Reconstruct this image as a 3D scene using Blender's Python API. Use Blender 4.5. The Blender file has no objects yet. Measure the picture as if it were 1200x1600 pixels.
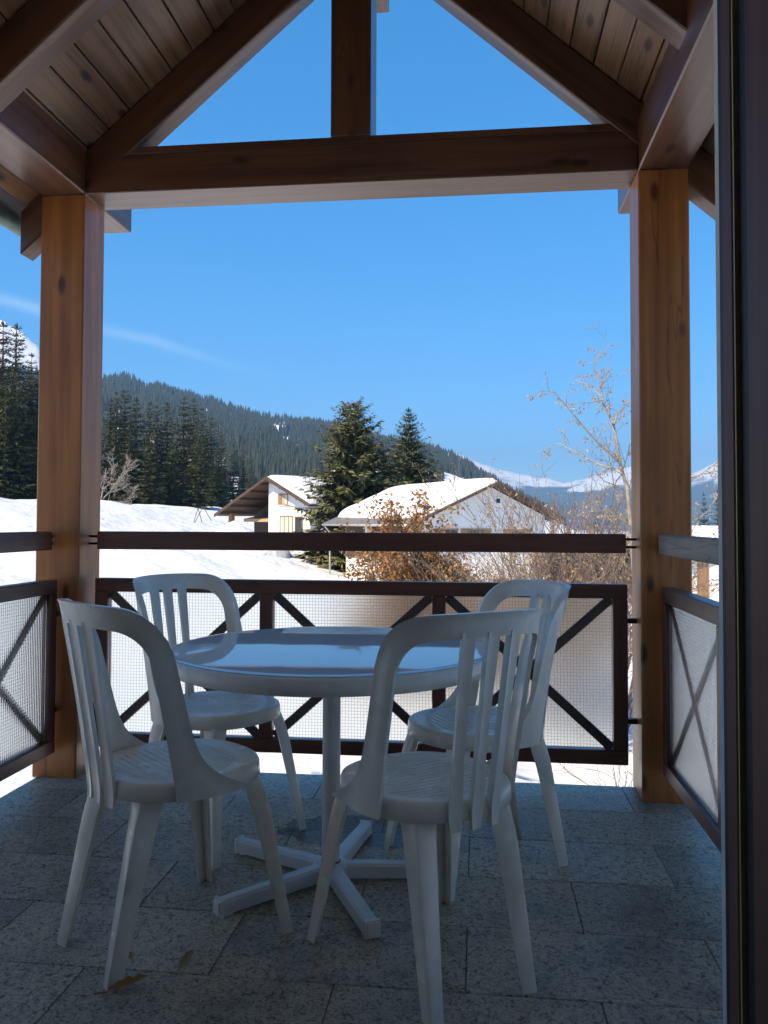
import bpy, bmesh, math, random
import numpy as np
from mathutils import Vector, Matrix, noise as mnoise

# ------------------------------------------------------------------ camera, world, sun, exposure
SC = bpy.context.scene
COL = SC.collection
H = 1.135                       # eye height above the balcony floor
YAW, PIT, ROL, FPX, CY = 0.1135, 0.0319, 0.0036, 1279.21, 773.97

cam_d = bpy.data.cameras.new('camera')
cam = bpy.data.objects.new('camera', cam_d)
COL.objects.link(cam)
cam_d.sensor_fit = 'VERTICAL'
cam_d.sensor_height = 36.0
cam_d.lens = FPX / 1600 * 36.0
cam_d.shift_y = -(800 - CY) / 1600
cam_d.clip_start, cam_d.clip_end = 0.05, 40000
_f = Vector((-math.sin(YAW) * math.cos(PIT), math.cos(YAW) * math.cos(PIT), math.sin(PIT)))
_r0 = Vector((math.cos(YAW), math.sin(YAW), 0))
_u0 = _r0.cross(_f)
_r = _r0 * math.cos(ROL) + _u0 * math.sin(ROL)
_u = _r.cross(_f)
cam.matrix_world = Matrix(((_r.x, _u.x, -_f.x, 0), (_r.y, _u.y, -_f.y, 0), (_r.z, _u.z, -_f.z, H), (0, 0, 0, 1)))
SC.camera = cam

SUN_EL = math.radians(47)
SUN_DIR = Vector((-0.545 * math.cos(SUN_EL), -0.838 * math.cos(SUN_EL), math.sin(SUN_EL)))   # towards the sun
world = bpy.data.worlds.new('World')
SC.world = world
world.use_nodes = True
_nt = world.node_tree
_bg = _nt.nodes['Background']
_sky = _nt.nodes.new('ShaderNodeTexSky')
_sky.sky_type = 'NISHITA'
_sky.sun_disc = False
_sky.sun_elevation = SUN_EL
_sky.sun_rotation = math.atan2(SUN_DIR.x, SUN_DIR.y)
_sky.altitude = 1500
_sky.air_density = 1.0
_sky.dust_density = 0.0
_sky.ozone_density = 10.0
_bg.inputs['Strength'].default_value = 0.101
def _w(t, **kw):
    n = _nt.nodes.new(t)
    for k, v in kw.items(): setattr(n, k, v)
    return n
def _m(op, a, b=0.0, c=None):
    n = _w('ShaderNodeMath', operation=op)
    for i, q in enumerate((a, b) if c is None else (a, b, c)):
        if hasattr(q, 'links'): _nt.links.new(q, n.inputs[i])
        else: n.inputs[i].default_value = q
    return n.outputs[0]
# a faint old vapour trail high in the sky: a soft band along a great circle
_tc = _w('ShaderNodeTexCoord')
_d1, _d2 = Vector((-0.4758, 1.0, 0.2458)).normalized(), Vector((-0.2437, 1.0, 0.1798)).normalized()
_pn = _d1.cross(_d2).normalized()
_dot = lambda v: (lambda n: (_nt.links.new(_tc.outputs['Generated'], n.inputs[0]), setattr(n.inputs[1], 'default_value', v), n.outputs['Value'])[2])(_w('ShaderNodeVectorMath', operation='DOT_PRODUCT'))
_nz = _w('ShaderNodeTexNoise'); _nz.inputs['Scale'].default_value = 14; _nz.inputs['Detail'].default_value = 5
_nt.links.new(_tc.outputs['Generated'], _nz.inputs['Vector'])
_across = _m('ADD', _dot(_pn), _m('MULTIPLY', _m('SUBTRACT', _nz.outputs[0], 0.5), 0.012))
_band = _m('EXPONENT', _m('MULTIPLY', _m('POWER', _m('DIVIDE', _across, 0.0062), 2.0), -1.0))
_mid = (_d1 * 1.35 - _d2 * 0.35).normalized()
_along = _w('ShaderNodeMapRange'); _along.inputs[1].default_value = _mid.dot(_d2) ; _along.inputs[2].default_value = 1.0
_nt.links.new(_dot(_mid), _along.inputs[0])
_fac = _m('MULTIPLY', _m('MULTIPLY', _band, _along.outputs[0]), _m('MULTIPLY', _nz.outputs[0], 0.34))
_mx = _w('ShaderNodeMix', data_type='RGBA'); _nt.links.new(_fac, _mx.inputs['Factor'])
_ga = _w('ShaderNodeGamma'); _ga.inputs['Gamma'].default_value = 0.6; _nt.links.new(_sky.outputs[0], _ga.inputs[0])
_nt.links.new(_ga.outputs[0], _mx.inputs[6]); _mx.inputs[7].default_value = (3.0, 3.3, 3.7, 1)
_hs = _w('ShaderNodeHueSaturation'); _hs.inputs['Saturation'].default_value = 1.48
_nt.links.new(_mx.outputs[2], _hs.inputs['Color'])
_nt.links.new(_hs.outputs[0], _bg.inputs['Color'])

sun_d = bpy.data.lights.new('sun', 'SUN')
sun_d.energy = 2.0
sun_d.angle = math.radians(0.53)
sun_d.color = (1.0, 0.82, 0.565)
sun = bpy.data.objects.new('sun', sun_d)
COL.objects.link(sun)
sun.rotation_euler = SUN_DIR.to_track_quat('Z', 'Y').to_euler()
sun.location = (-40, -70, 60)

SC.view_settings.view_transform = 'Standard'
SC.view_settings.look = 'None'
SC.view_settings.exposure = 2.08
SC.view_settings.gamma = 1.0
SC.view_settings.use_curve_mapping = False
SC.render.engine = 'CYCLES'
cy = SC.cycles
cy.use_denoising = True
cy.max_bounces = 12
cy.diffuse_bounces = 8
cy.glossy_bounces = 4
cy.transmission_bounces = 8
cy.transparent_max_bounces = 8
cy.volume_bounces = 0
cy.sample_clamp_indirect = 6.0

# ------------------------------------------------------------------ helpers
def ray(u, v):
    X = (u - 600) / FPX; U = (CY - v) / FPX
    cr, sr = math.cos(ROL), math.sin(ROL)
    xr = cr * X - sr * U; up = sr * X + cr * U
    cp, sp = math.cos(PIT), math.sin(PIT)
    fy = cp - sp * up; z = sp + cp * up
    c, s = math.cos(YAW), math.sin(YAW)
    return Vector((c * xr - s * fy, s * xr + c * fy, z))
def sight(u, v, y):             # world point at depth y seen at a pixel of the 1200x1600 photograph
    d = ray(u, v); return Vector((0, 0, H)) + d * (y / d.y)
def bearing(u):                 # tangent of the azimuth
    d = ray(u, 815); return d.x / d.y

MW = {}                         # world matrices of roots and parts, kept by hand
def tag(o, label=None, cat=None, group=None, kind=None):
    if label: o['label'] = label
    if cat: o['category'] = cat
    if group: o['group'] = group
    if kind: o['kind'] = kind
    return o
def thing(name, loc, rz, label, cat, group=None):
    o = bpy.data.objects.new(name, None)
    COL.objects.link(o)
    o.location = loc; o.rotation_euler = (0, 0, rz)
    o.empty_display_size = 0.1
    MW[o.name] = Matrix.Translation(loc) @ Matrix.Rotation(rz, 4, 'Z')
    return tag(o, label, cat, group)
def put(name, me, mat=None, parent=None, M=None, local=False):
    o = bpy.data.objects.new(name, me)
    COL.objects.link(o)
    if mat is not None and len(me.materials) == 0: me.materials.append(mat)
    M = M or Matrix.Identity(4)
    if parent is not None:
        o.parent = parent
        B = M if local else MW[parent.name].inverted() @ M
        o.matrix_basis = B
        MW[o.name] = MW[parent.name] @ B
    else:
        o.matrix_basis = M
        MW[o.name] = M.copy()
    return o
def mesh(name, verts, faces, smooth=False, uvs=None):
    me = bpy.data.meshes.new(name)
    me.from_pydata([tuple(v) for v in verts], [], [tuple(f) for f in faces])
    if smooth: me.polygons.foreach_set('use_smooth', [True] * len(me.polygons))
    me.update()
    return me
def bm_mesh(name, bm, smooth=False, angle=None):
    me = bpy.data.meshes.new(name)
    bmesh.ops.recalc_face_normals(bm, faces=bm.faces)
    bm.to_mesh(me); bm.free()
    if smooth:
        me.polygons.foreach_set('use_smooth', [True] * len(me.polygons))
        if angle: me.set_sharp_from_angle(angle=angle)
    me.update()
    return me
def bm_box(bm, lo, hi, M=None):
    g = bmesh.ops.create_cube(bm, size=1.0)
    c = [(lo[i] + hi[i]) / 2 for i in range(3)]; s = [hi[i] - lo[i] for i in range(3)]
    T = Matrix.Translation(c) @ Matrix.Diagonal((*s, 1))
    bmesh.ops.transform(bm, matrix=(M @ T if M else T), verts=g['verts'])
    return g['verts']
def box_mesh(name, lo, hi, bev=0.0, seg=1):
    bm = bmesh.new(); bm_box(bm, lo, hi)
    if bev: bmesh.ops.bevel(bm, geom=bm.edges[:], offset=bev, segments=seg, affect='EDGES', profile=0.5)
    return bm_mesh(name, bm, True, math.radians(35)) if bev else bm_mesh(name, bm)
def box(name, lo, hi, mat, parent, bev=0.0, local=False):
    """axis-aligned box given in world (or parent-local) coordinates; its origin sits at its centre, long axis = local X"""
    s = [hi[i] - lo[i] for i in range(3)]
    ax = s.index(max(s))
    R = [Matrix.Identity(4), Matrix(((0, -1, 0, 0), (1, 0, 0, 0), (0, 0, 1, 0), (0, 0, 0, 1))),
         Matrix(((0, 0, -1, 0), (0, 1, 0, 0), (1, 0, 0, 0), (0, 0, 0, 1)))][ax]
    d = [s, (s[1], s[0], s[2]), (s[2], s[1], s[0])][ax]
    h = [q / 2 for q in d]
    M = Matrix.Translation([(lo[i] + hi[i]) / 2 for i in range(3)]) @ R
    return put(name, box_mesh(name, [-q for q in h], h, bev), mat, parent, M, local)
def bar(name, p0, p1, w, h, mat, parent, bev=0.0, up=Vector((0, 0, 1)), local=False):
    """bar from p0 to p1 (centre line), w across, h along 'up'"""
    p0, p1 = Vector(p0), Vector(p1)
    x = (p1 - p0); L = x.length; x.normalize()
    y = up.cross(x).normalized(); z = x.cross(y)
    c = (p0 + p1) / 2
    M = Matrix(((x.x, y.x, z.x, c.x), (x.y, y.y, z.y, c.y), (x.z, y.z, z.z, c.z), (0, 0, 0, 1)))
    return put(name, box_mesh(name, (-L / 2, -w / 2, -h / 2), (L / 2, w / 2, h / 2), bev), mat, parent, M, local)
def tube_arrays(pts, radii, n=6, V=None, Fc=None, cap=True):
    V = [] if V is None else V; Fc = [] if Fc is None else Fc
    base = len(V); m = len(pts)
    pts = [Vector(p) for p in pts]
    ref = None
    for i, p in enumerate(pts):
        t = (pts[min(i + 1, m - 1)] - pts[max(i - 1, 0)])
        if t.length < 1e-9: t = Vector((0, 0, 1))
        t.normalize()
        if ref is None:
            ref = Vector((1, 0, 0)) if abs(t.x) < 0.8 else Vector((0, 1, 0))
        a = (ref - t * ref.dot(t)).normalized(); ref = a
        b = t.cross(a)
        for k in range(n):
            an = 2 * math.pi * k / n
            V.append(p + (a * math.cos(an) + b * math.sin(an)) * radii[i])
    for i in range(m - 1):
        for k in range(n):
            q = base + i * n
            Fc.append((q + k, q + (k + 1) % n, q + n + (k + 1) % n, q + n + k))
    if cap:
        Fc.append(tuple(base + k for k in reversed(range(n))))
        Fc.append(tuple(base + (m - 1) * n + k for k in range(n)))
    return V, Fc
def tube(name, pts, r, mat, parent=None, n=8, local=False):
    V, Fc = tube_arrays(pts, [r] * len(pts), n)
    return put(name, mesh(name, V, Fc, True), mat, parent, Matrix.Identity(4), local)

# ------------------------------------------------------------------ materials
MATS = {}
def new_mat(name):
    m = bpy.data.materials.new(name); m.use_nodes = True
    nt = m.node_tree; return m, nt, nt.nodes, nt.links, nt.nodes['Principled BSDF']
def N(nt, t, **kw):
    n = nt.nodes.new(t)
    for k, v in kw.items(): setattr(n, k, v)
    return n
def ramp(nt, stops):
    r = nt.nodes.new('ShaderNodeValToRGB')
    e = r.color_ramp.elements
    e[0].position, e[0].color = stops[0][0], (*stops[0][1], 1)
    e[1].position, e[1].color = stops[-1][0], (*stops[-1][1], 1)
    for p, c in stops[1:-1]:
        q = e.new(p); q.color = (*c, 1)
    return r
def mix(nt, fac, a, b, mode='MIX'):
    m = nt.nodes.new('ShaderNodeMix'); m.data_type = 'RGBA'; m.blend_type = mode
    for s, val in ((m.inputs['Factor'], fac), (m.inputs[6], a), (m.inputs[7], b)):
        if hasattr(val, 'links'): nt.links.new(val, s)
        elif isinstance(val, (int, float)): s.default_value = val
        else: s.default_value = (*val, 1)
    return m.outputs[2]
def mth(nt, op, a, b=None, clamp=False):
    m = nt.nodes.new('ShaderNodeMath'); m.operation = op; m.use_clamp = clamp
    for s, val in ((m.inputs[0], a), (m.inputs[1], b)):
        if val is None: continue
        if hasattr(val, 'links'): nt.links.new(val, s)
        else: s.default_value = val
    return m.outputs[0]

def wood(name, light, dark, rough=0.45, coat=0.0, coat_rough=0.25, knots=1.0, grain=1.0):
    m, nt, nd, lk, p = new_mat(name)
    tc = N(nt, 'ShaderNodeTexCoord'); oi = N(nt, 'ShaderNodeObjectInfo')
    off = N(nt, 'ShaderNodeVectorMath', operation='MULTIPLY_ADD')
    comb = N(nt, 'ShaderNodeCombineXYZ')
    lk.new(oi.outputs['Random'], comb.inputs[0]); lk.new(oi.outputs['Random'], comb.inputs[1]); lk.new(oi.outputs['Random'], comb.inputs[2])
    lk.new(comb.outputs[0], off.inputs[0]); off.inputs[1].default_value = (37, 53, 71); lk.new(tc.outputs['Object'], off.inputs[2])
    def mapped(sc):
        mp = N(nt, 'ShaderNodeMapping'); mp.inputs['Scale'].default_value = sc
        lk.new(off.outputs[0], mp.inputs['Vector']); return mp.outputs[0]
    n1 = N(nt, 'ShaderNodeTexNoise'); n1.inputs['Scale'].default_value = 1; n1.inputs['Detail'].default_value = 7; n1.inputs['Distortion'].default_value = 0.6
    lk.new(mapped((1.1, 26, 26)), n1.inputs['Vector'])
    n2 = N(nt, 'ShaderNodeTexNoise'); n2.inputs['Scale'].default_value = 1; n2.inputs['Detail'].default_value = 4
    lk.new(mapped((1.3, 4, 4)), n2.inputs['Vector'])
    f = mth(nt, 'ADD', mth(nt, 'MULTIPLY', n1.outputs[0], 0.62 * grain), mth(nt, 'MULTIPLY', n2.outputs[0], 0.5))
    cr = ramp(nt, [(0.40, dark), (0.54, [(a + b) / 2 for a, b in zip(light, dark)]), (0.66, light)])
    lk.new(f, cr.inputs[0])
    vo = N(nt, 'ShaderNodeTexVoronoi'); vo.inputs['Scale'].default_value = 1; vo.inputs['Randomness'].default_value = 1
    lk.new(mapped((3.6, 8.5, 8.5)), vo.inputs['Vector'])
    kn = N(nt, 'ShaderNodeMapRange'); kn.inputs[1].default_value = 0.10; kn.inputs[2].default_value = 0.20; kn.inputs[3].default_value = 0.85 * knots; kn.inputs[4].default_value = 0
    lk.new(vo.outputs['Distance'], kn.inputs[0])
    some = N(nt, 'ShaderNodeSeparateColor'); lk.new(vo.outputs['Color'], some.inputs[0])
    kf = mth(nt, 'MULTIPLY', kn.outputs[0], mth(nt, 'GREATER_THAN', some.outputs[0], 0.30))
    # drying cracks: thin dark lines along the grain
    n3 = N(nt, 'ShaderNodeTexNoise'); n3.inputs['Scale'].default_value = 1; n3.inputs['Detail'].default_value = 2
    lk.new(mapped((0.8, 15, 15)), n3.inputs['Vector'])
    ck = N(nt, 'ShaderNodeMapRange'); ck.inputs[1].default_value = 0.0; ck.inputs[2].default_value = 0.012; ck.inputs[3].default_value = 0.55 * grain; ck.inputs[4].default_value = 0
    lk.new(mth(nt, 'ABSOLUTE', mth(nt, 'SUBTRACT', n3.outputs[0], 0.60)), ck.inputs[0])
    col = mix(nt, mth(nt, 'MAXIMUM', kf, ck.outputs[0]), cr.outputs[0], [c * 0.16 for c in dark])
    lk.new(col, p.inputs['Base Color'])
    p.inputs['Roughness'].default_value = rough
    p.inputs['Coat Weight'].default_value = coat; p.inputs['Coat Roughness'].default_value = coat_rough
    b = N(nt, 'ShaderNodeBump'); b.inputs['Strength'].default_value = 0.25; b.inputs['Distance'].default_value = 0.004
    lk.new(n1.outputs[0], b.inputs['Height']); lk.new(b.outputs[0], p.inputs['Normal'])
    return m
def plain(name, col, rough=0.5, metal=0.0, var=0.0, scale=8.0, bump=0.0):
    m, nt, nd, lk, p = new_mat(name)
    p.inputs['Roughness'].default_value = rough; p.inputs['Metallic'].default_value = metal
    if var or bump:
        tc = N(nt, 'ShaderNodeTexCoord')
        n = N(nt, 'ShaderNodeTexNoise'); n.inputs['Scale'].default_value = scale; n.inputs['Detail'].default_value = 6
        lk.new(tc.outputs['Object'], n.inputs['Vector'])
        r = ramp(nt, [(0.3, [c * (1 - var) for c in col]), (0.7, [min(1, c * (1 + var)) for c in col])])
        lk.new(n.outputs[0], r.inputs[0]); lk.new(r.outputs[0], p.inputs['Base Color'])
        if bump:
            b = N(nt, 'ShaderNodeBump'); b.inputs['Strength'].default_value = bump; b.inputs['Distance'].default_value = 0.01
            lk.new(n.outputs[0], b.inputs['Height']); lk.new(b.outputs[0], p.inputs['Normal'])
    else:
        p.inputs['Base Color'].default_value = (*col, 1)
    return m
def leafy(name, a, b, rough=0.6, scale=0.5, trans=0.0):
    """foliage colour that varies through the crown and from tree to tree"""
    m, nt, nd, lk, p = new_mat(name)
    tc = N(nt, 'ShaderNodeTexCoord'); oi = N(nt, 'ShaderNodeObjectInfo')
    n = N(nt, 'ShaderNodeTexNoise'); n.inputs['Scale'].default_value = scale; n.inputs['Detail'].default_value = 5
    lk.new(tc.outputs['Object'], n.inputs['Vector'])
    ge = N(nt, 'ShaderNodeNewGeometry')
    f = mth(nt, 'ADD', mth(nt, 'MULTIPLY', n.outputs[0], 0.8), mth(nt, 'MULTIPLY', oi.outputs['Random'], 0.25))
    f = mth(nt, 'ADD', f, mth(nt, 'MULTIPLY', ge.outputs['Random Per Island'], 0.35))
    r = ramp(nt, [(0.35, a), (1.0, b)]); lk.new(f, r.inputs[0]); lk.new(r.outputs[0], p.inputs['Base Color'])
    p.inputs['Roughness'].default_value = rough
    p.inputs['Specular IOR Level'].default_value = 0.25
    if trans:
        tr = N(nt, 'ShaderNodeBsdfTranslucent'); lk.new(r.outputs[0], tr.inputs[0])
        ms = N(nt, 'ShaderNodeMixShader'); ms.inputs[0].default_value = trans
        lk.new(p.outputs[0], ms.inputs[1]); lk.new(tr.outputs[0], ms.inputs[2]); lk.new(ms.outputs[0], nt.nodes['Material Output'].inputs['Surface'])
    return m
def snow_mat(name, tint=(0.70, 0.72, 0.755), bump=0.6, tracks=True):
    m, nt, nd, lk, p = new_mat(name)
    tc = N(nt, 'ShaderNodeTexCoord')
    p.inputs['Base Color'].default_value = (*tint, 1); p.inputs['Roughness'].default_value = 0.65
    p.inputs['Specular IOR Level'].default_value = 0.3
    hs = []
    for sc, w, d in ((0.16, 2.0, 4), (0.9, 0.45, 5), (9.0, 0.025, 4)):
        n = N(nt, 'ShaderNodeTexNoise'); n.inputs['Scale'].default_value = sc; n.inputs['Detail'].default_value = d
        lk.new(tc.outputs['Object'], n.inputs['Vector']); hs.append(mth(nt, 'MULTIPLY', n.outputs[0], w))
    if tracks:
        v = N(nt, 'ShaderNodeTexVoronoi'); v.inputs['Scale'].default_value = 0.9
        lk.new(tc.outputs['Object'], v.inputs['Vector'])
        mr = N(nt, 'ShaderNodeMapRange'); mr.inputs[1].default_value = 0.0; mr.inputs[2].default_value = 0.25; mr.inputs[3].default_value = -0.45; mr.inputs[4].default_value = 0
        lk.new(v.outputs['Distance'], mr.inputs[0])
        n = N(nt, 'ShaderNodeTexNoise'); n.inputs['Scale'].default_value = 0.12
        lk.new(tc.outputs['Object'], n.inputs['Vector'])
        k = N(nt, 'ShaderNodeMapRange'); k.inputs[1].default_value = 0.5; k.inputs[2].default_value = 0.6
        lk.new(n.outputs[0], k.inputs[0]); hs.append(mth(nt, 'MULTIPLY', mr.outputs[0], k.outputs[0]))
    h = hs[0]
    for q in hs[1:]: h = mth(nt, 'ADD', h, q)
    b = N(nt, 'ShaderNodeBump'); b.inputs['Strength'].default_value = bump; b.inputs['Distance'].default_value = 0.5
    lk.new(h, b.inputs['Height']); lk.new(b.outputs[0], p.inputs['Normal'])
    return m

W_POST = wood('varnished_post_wood', (0.45, 0.158, 0.030), (0.25, 0.078, 0.013), 0.45, 0.2, 0.22)
W_BEAM = wood('dark_beam_wood', (0.155, 0.060, 0.024), (0.072, 0.026, 0.012), 0.42, 0.45, 0.25, 0.8)
W_PLANK = wood('roof_board_wood', (0.31, 0.165, 0.078), (0.14, 0.066, 0.030), 0.5, 0.22, 0.3, 1.0)
W_RAIL = wood('railing_wood', (0.16, 0.052, 0.026), (0.065, 0.022, 0.013), 0.45, 0.3, 0.3, 0.5)
W_RAIL_GREY = wood('weathered_railing_wood', (0.38, 0.30, 0.24), (0.15, 0.11, 0.085), 0.55, 0.0, 0.3, 1.0)
W_FRAME = wood('door_frame_wood', (0.17, 0.052, 0.024), (0.10, 0.028, 0.013), 0.6, 0.0, 0.25, 0.0)
W_CHALET = wood('chalet_wood', (0.10, 0.062, 0.044), (0.045, 0.027, 0.02), 0.7, 0, 0.3, 0.3)
W_WARM = wood('warm_window_wood', (0.33, 0.19, 0.09), (0.21, 0.11, 0.05), 0.55, 0, 0.3, 0.3)
BLACK = plain('black_metal', (0.015, 0.015, 0.016), 0.4, 0.6)
RUBBER = plain('black_rubber_seal', (0.006, 0.006, 0.008), 0.6)
SEAL = plain('yellowed_seal', (0.5, 0.42, 0.2), 0.5)
PLASTER = plain('white_plaster', (0.80, 0.77, 0.70), 0.85, 0, 0.06, 30, 0.4)
CHALET_WALL = plain('chalet_render', (0.78, 0.77, 0.74), 0.85, 0, 0.05, 1.5, 0.1)
SNOW = snow_mat('snow', bump=1.0)
SNOW_ROOF = snow_mat('roof_snow', bump=0.35, tracks=False)
COPPER = plain('weathered_gutter_metal', (0.10, 0.16, 0.13), 0.45, 0.5, 0.3, 20)
GREY_METAL = plain('painted_grey_metal', (0.42, 0.42, 0.40), 0.45, 0.2)
ROOF_SHEET = plain('grey_roof_sheet', (0.16, 0.15, 0.15), 0.6, 0, 0.2, 3)
DARK_GLASS = plain('dark_window_glass', (0.03, 0.035, 0.04), 0.08)
CURTAIN = plain('pale_curtain', (0.6, 0.56, 0.48), 0.8)
AWNING = plain('beige_awning_cloth', (0.42, 0.30, 0.18), 0.8)
BARK = plain('brown_bark', (0.10, 0.075, 0.055), 0.9, 0, 0.35, 6, 0.5)
BARK_GREY = plain('grey_bark', (0.30, 0.265, 0.23), 0.85, 0, 0.35, 10, 0.4)
TWIG = plain('red_brown_twigs', (0.24, 0.175, 0.14), 0.8, 0, 0.3, 3)
NEEDLE = leafy('spruce_needles', (0.022, 0.034, 0.012), (0.095, 0.105, 0.040), 0.65, 0.35)
NEEDLE_MID = leafy('olive_spruce_needles', (0.045, 0.052, 0.020), (0.155, 0.155, 0.068), 0.6, 0.6)  # lighter, more olive needle colour
NEEDLE_FAR = leafy('far_spruce_needles', (0.010, 0.018, 0.012), (0.034, 0.042, 0.024), 0.7, 0.01)
OAK = leafy('dry_oak_leaves', (0.20, 0.095, 0.035), (0.50, 0.29, 0.13), 0.6, 1.2, 0.25)
DRYLEAF = leafy('pale_dry_leaves', (0.28, 0.18, 0.10), (0.56, 0.43, 0.27), 0.6, 2.0, 0.25)

def plastic_mat(name, ribs=False):
    m, nt, nd, lk, p = new_mat(name)
    tc = N(nt, 'ShaderNodeTexCoord')
    n = N(nt, 'ShaderNodeTexNoise'); n.inputs['Scale'].default_value = 7; n.inputs['Detail'].default_value = 6
    lk.new(tc.outputs['Object'], n.inputs['Vector'])
    r = ramp(nt, [(0.30, (0.70, 0.64, 0.54)), (0.42, (0.83, 0.785, 0.70)), (0.6, (0.90, 0.86, 0.785))]); lk.new(n.outputs[0], r.inputs[0])
    lk.new(r.outputs[0], p.inputs['Base Color'])
    p.inputs['Roughness'].default_value = 0.33
    rr = N(nt, 'ShaderNodeMapRange'); rr.inputs[3].default_value = 0.18; rr.inputs[4].default_value = 0.34
    lk.new(n.outputs[0], rr.inputs[0]); lk.new(rr.outputs[0], p.inputs['Roughness'])
    b = N(nt, 'ShaderNodeBump'); b.inputs['Distance'].default_value = 0.002
    if ribs:
        sp = N(nt, 'ShaderNodeSeparateXYZ'); lk.new(tc.outputs['Object'], sp.inputs[0])
        s = mth(nt, 'SINE', mth(nt, 'MULTIPLY', sp.outputs[1], 2 * math.pi / 0.022))
        h = mth(nt, 'GREATER_THAN', s, 0.55)
        inside = mth(nt, 'LESS_THAN', mth(nt, 'ADD', mth(nt, 'POWER', mth(nt, 'DIVIDE', mth(nt, 'ABSOLUTE', sp.outputs[0]), 0.165), 2.0), mth(nt, 'POWER', mth(nt, 'DIVIDE', mth(nt, 'ABSOLUTE', sp.outputs[1]), 0.165), 2.0)), 1.0)
        top = mth(nt, 'GREATER_THAN', sp.outputs[2], -0.03)
        h = mth(nt, 'MULTIPLY', mth(nt, 'MULTIPLY', s, inside), top)
        lk.new(h, b.inputs['Height']); b.inputs['Strength'].default_value = 1.0
        lk.new(b.outputs[0], p.inputs['Normal'])
    else:
        n2 = N(nt, 'ShaderNodeTexNoise'); n2.inputs['Scale'].default_value = 260; n2.inputs['Detail'].default_value = 2
        lk.new(tc.outputs['Object'], n2.inputs['Vector']); lk.new(n2.outputs[0], b.inputs['Height']); b.inputs['Strength'].default_value = 0.04
        lk.new(b.outputs[0], p.inputs['Normal'])
    return m
PLASTIC = plastic_mat('white_plastic')
PLASTIC_RIB = plastic_mat('white_ribbed_plastic', True)

def table_mat():
    m, nt, nd, lk, p = new_mat('glossy_white_table_top')
    tc = N(nt, 'ShaderNodeTexCoord')
    n = N(nt, 'ShaderNodeTexNoise'); n.inputs['Scale'].default_value = 3.0; n.inputs['Detail'].default_value = 5
    lk.new(tc.outputs['Object'], n.inputs['Vector'])
    r = ramp(nt, [(0.35, (0.70, 0.70, 0.70)), (0.65, (0.78, 0.78, 0.78))]); lk.new(n.outputs[0], r.inputs[0]); lk.new(r.outputs[0], p.inputs['Base Color'])
    p.inputs['Roughness'].default_value = 0.03
    p.inputs['IOR'].default_value = 1.55
    n2 = N(nt, 'ShaderNodeTexNoise'); n2.inputs['Scale'].default_value = 9; n2.inputs['Detail'].default_value = 2
    lk.new(tc.outputs['Object'], n2.inputs['Vector'])
    b = N(nt, 'ShaderNodeBump'); b.inputs['Strength'].default_value = 0.05; b.inputs['Distance'].default_value = 0.004
    lk.new(n2.outputs[0], b.inputs['Height']); lk.new(b.outputs[0], p.inputs['Normal'])
    return m
TABLE_TOP = table_mat()
PAINTED = plain('white_powder_coat', (0.74, 0.74, 0.73), 0.35, 0, 0.04, 12)

def granite():
    m, nt, nd, lk, p = new_mat('speckled_granite_tile')
    tc = N(nt, 'ShaderNodeTexCoord'); oi = N(nt, 'ShaderNodeObjectInfo')
    comb = N(nt, 'ShaderNodeCombineXYZ')
    for i in range(3): lk.new(oi.outputs['Random'], comb.inputs[i])
    off = N(nt, 'ShaderNodeVectorMath', operation='MULTIPLY_ADD'); lk.new(comb.outputs[0], off.inputs[0]); off.inputs[1].default_value = (31, 47, 11); lk.new(tc.outputs['Object'], off.inputs[2])
    n = N(nt, 'ShaderNodeTexNoise'); n.inputs['Scale'].default_value = 130; n.inputs['Detail'].default_value = 4; n.inputs['Roughness'].default_value = 0.7
    lk.new(off.outputs[0], n.inputs['Vector'])
    n3 = N(nt, 'ShaderNodeTexNoise'); n3.inputs['Scale'].default_value = 55; n3.inputs['Detail'].default_value = 4; n3.inputs['Distortion'].default_value = 0.8
    lk.new(off.outputs[0], n3.inputs['Vector'])
    n2 = N(nt, 'ShaderNodeTexNoise'); n2.inputs['Scale'].default_value = 4; n2.inputs['Detail'].default_value = 5
    lk.new(off.outputs[0], n2.inputs['Vector'])
    r = ramp(nt, [(0.39, (0.10, 0.084, 0.064)), (0.455, (0.41, 0.345, 0.265)), (0.54, (0.60, 0.51, 0.40)), (0.66, (0.74, 0.635, 0.50))])
    f = mth(nt, 'ADD', mth(nt, 'MULTIPLY', n.outputs[0], 0.62), mth(nt, 'MULTIPLY', n3.outputs[0], 0.38))
    lk.new(f, r.inputs[0])
    r2 = ramp(nt, [(0.3, (0.62, 0.61, 0.60)), (0.48, (0.95, 0.94, 0.92)), (0.7, (1.08, 1.07, 1.03))]); lk.new(n2.outputs[0], r2.inputs[0])
    c = mix(nt, 1.0, r.outputs[0], r2.outputs[0], 'MULTIPLY')
    tv = N(nt, 'ShaderNodeMapRange'); tv.inputs[3].default_value = 0.80; tv.inputs[4].default_value = 1.12; lk.new(oi.outputs['Random'], tv.inputs[0])
    c2 = N(nt, 'ShaderNodeVectorMath', operation='SCALE'); lk.new(c, c2.inputs[0]); lk.new(tv.outputs[0], c2.inputs['Scale'])
    lk.new(c2.outputs[0], p.inputs['Base Color'])
    rr = N(nt, 'ShaderNodeMapRange'); rr.inputs[1].default_value = 0.3; rr.inputs[2].default_value = 0.7; rr.inputs[3].default_value = 0.32; rr.inputs[4].default_value = 0.55
    lk.new(n2.outputs[0], rr.inputs[0]); lk.new(rr.outputs[0], p.inputs['Roughness'])
    p.inputs['Specular IOR Level'].default_value = 0.32
    b = N(nt, 'ShaderNodeBump'); b.inputs['Strength'].default_value = 0.25; b.inputs['Distance'].default_value = 0.002
    lk.new(n.outputs[0], b.inputs['Height']); lk.new(b.outputs[0], p.inputs['Normal'])
    return m
GRANITE = granite()
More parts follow.
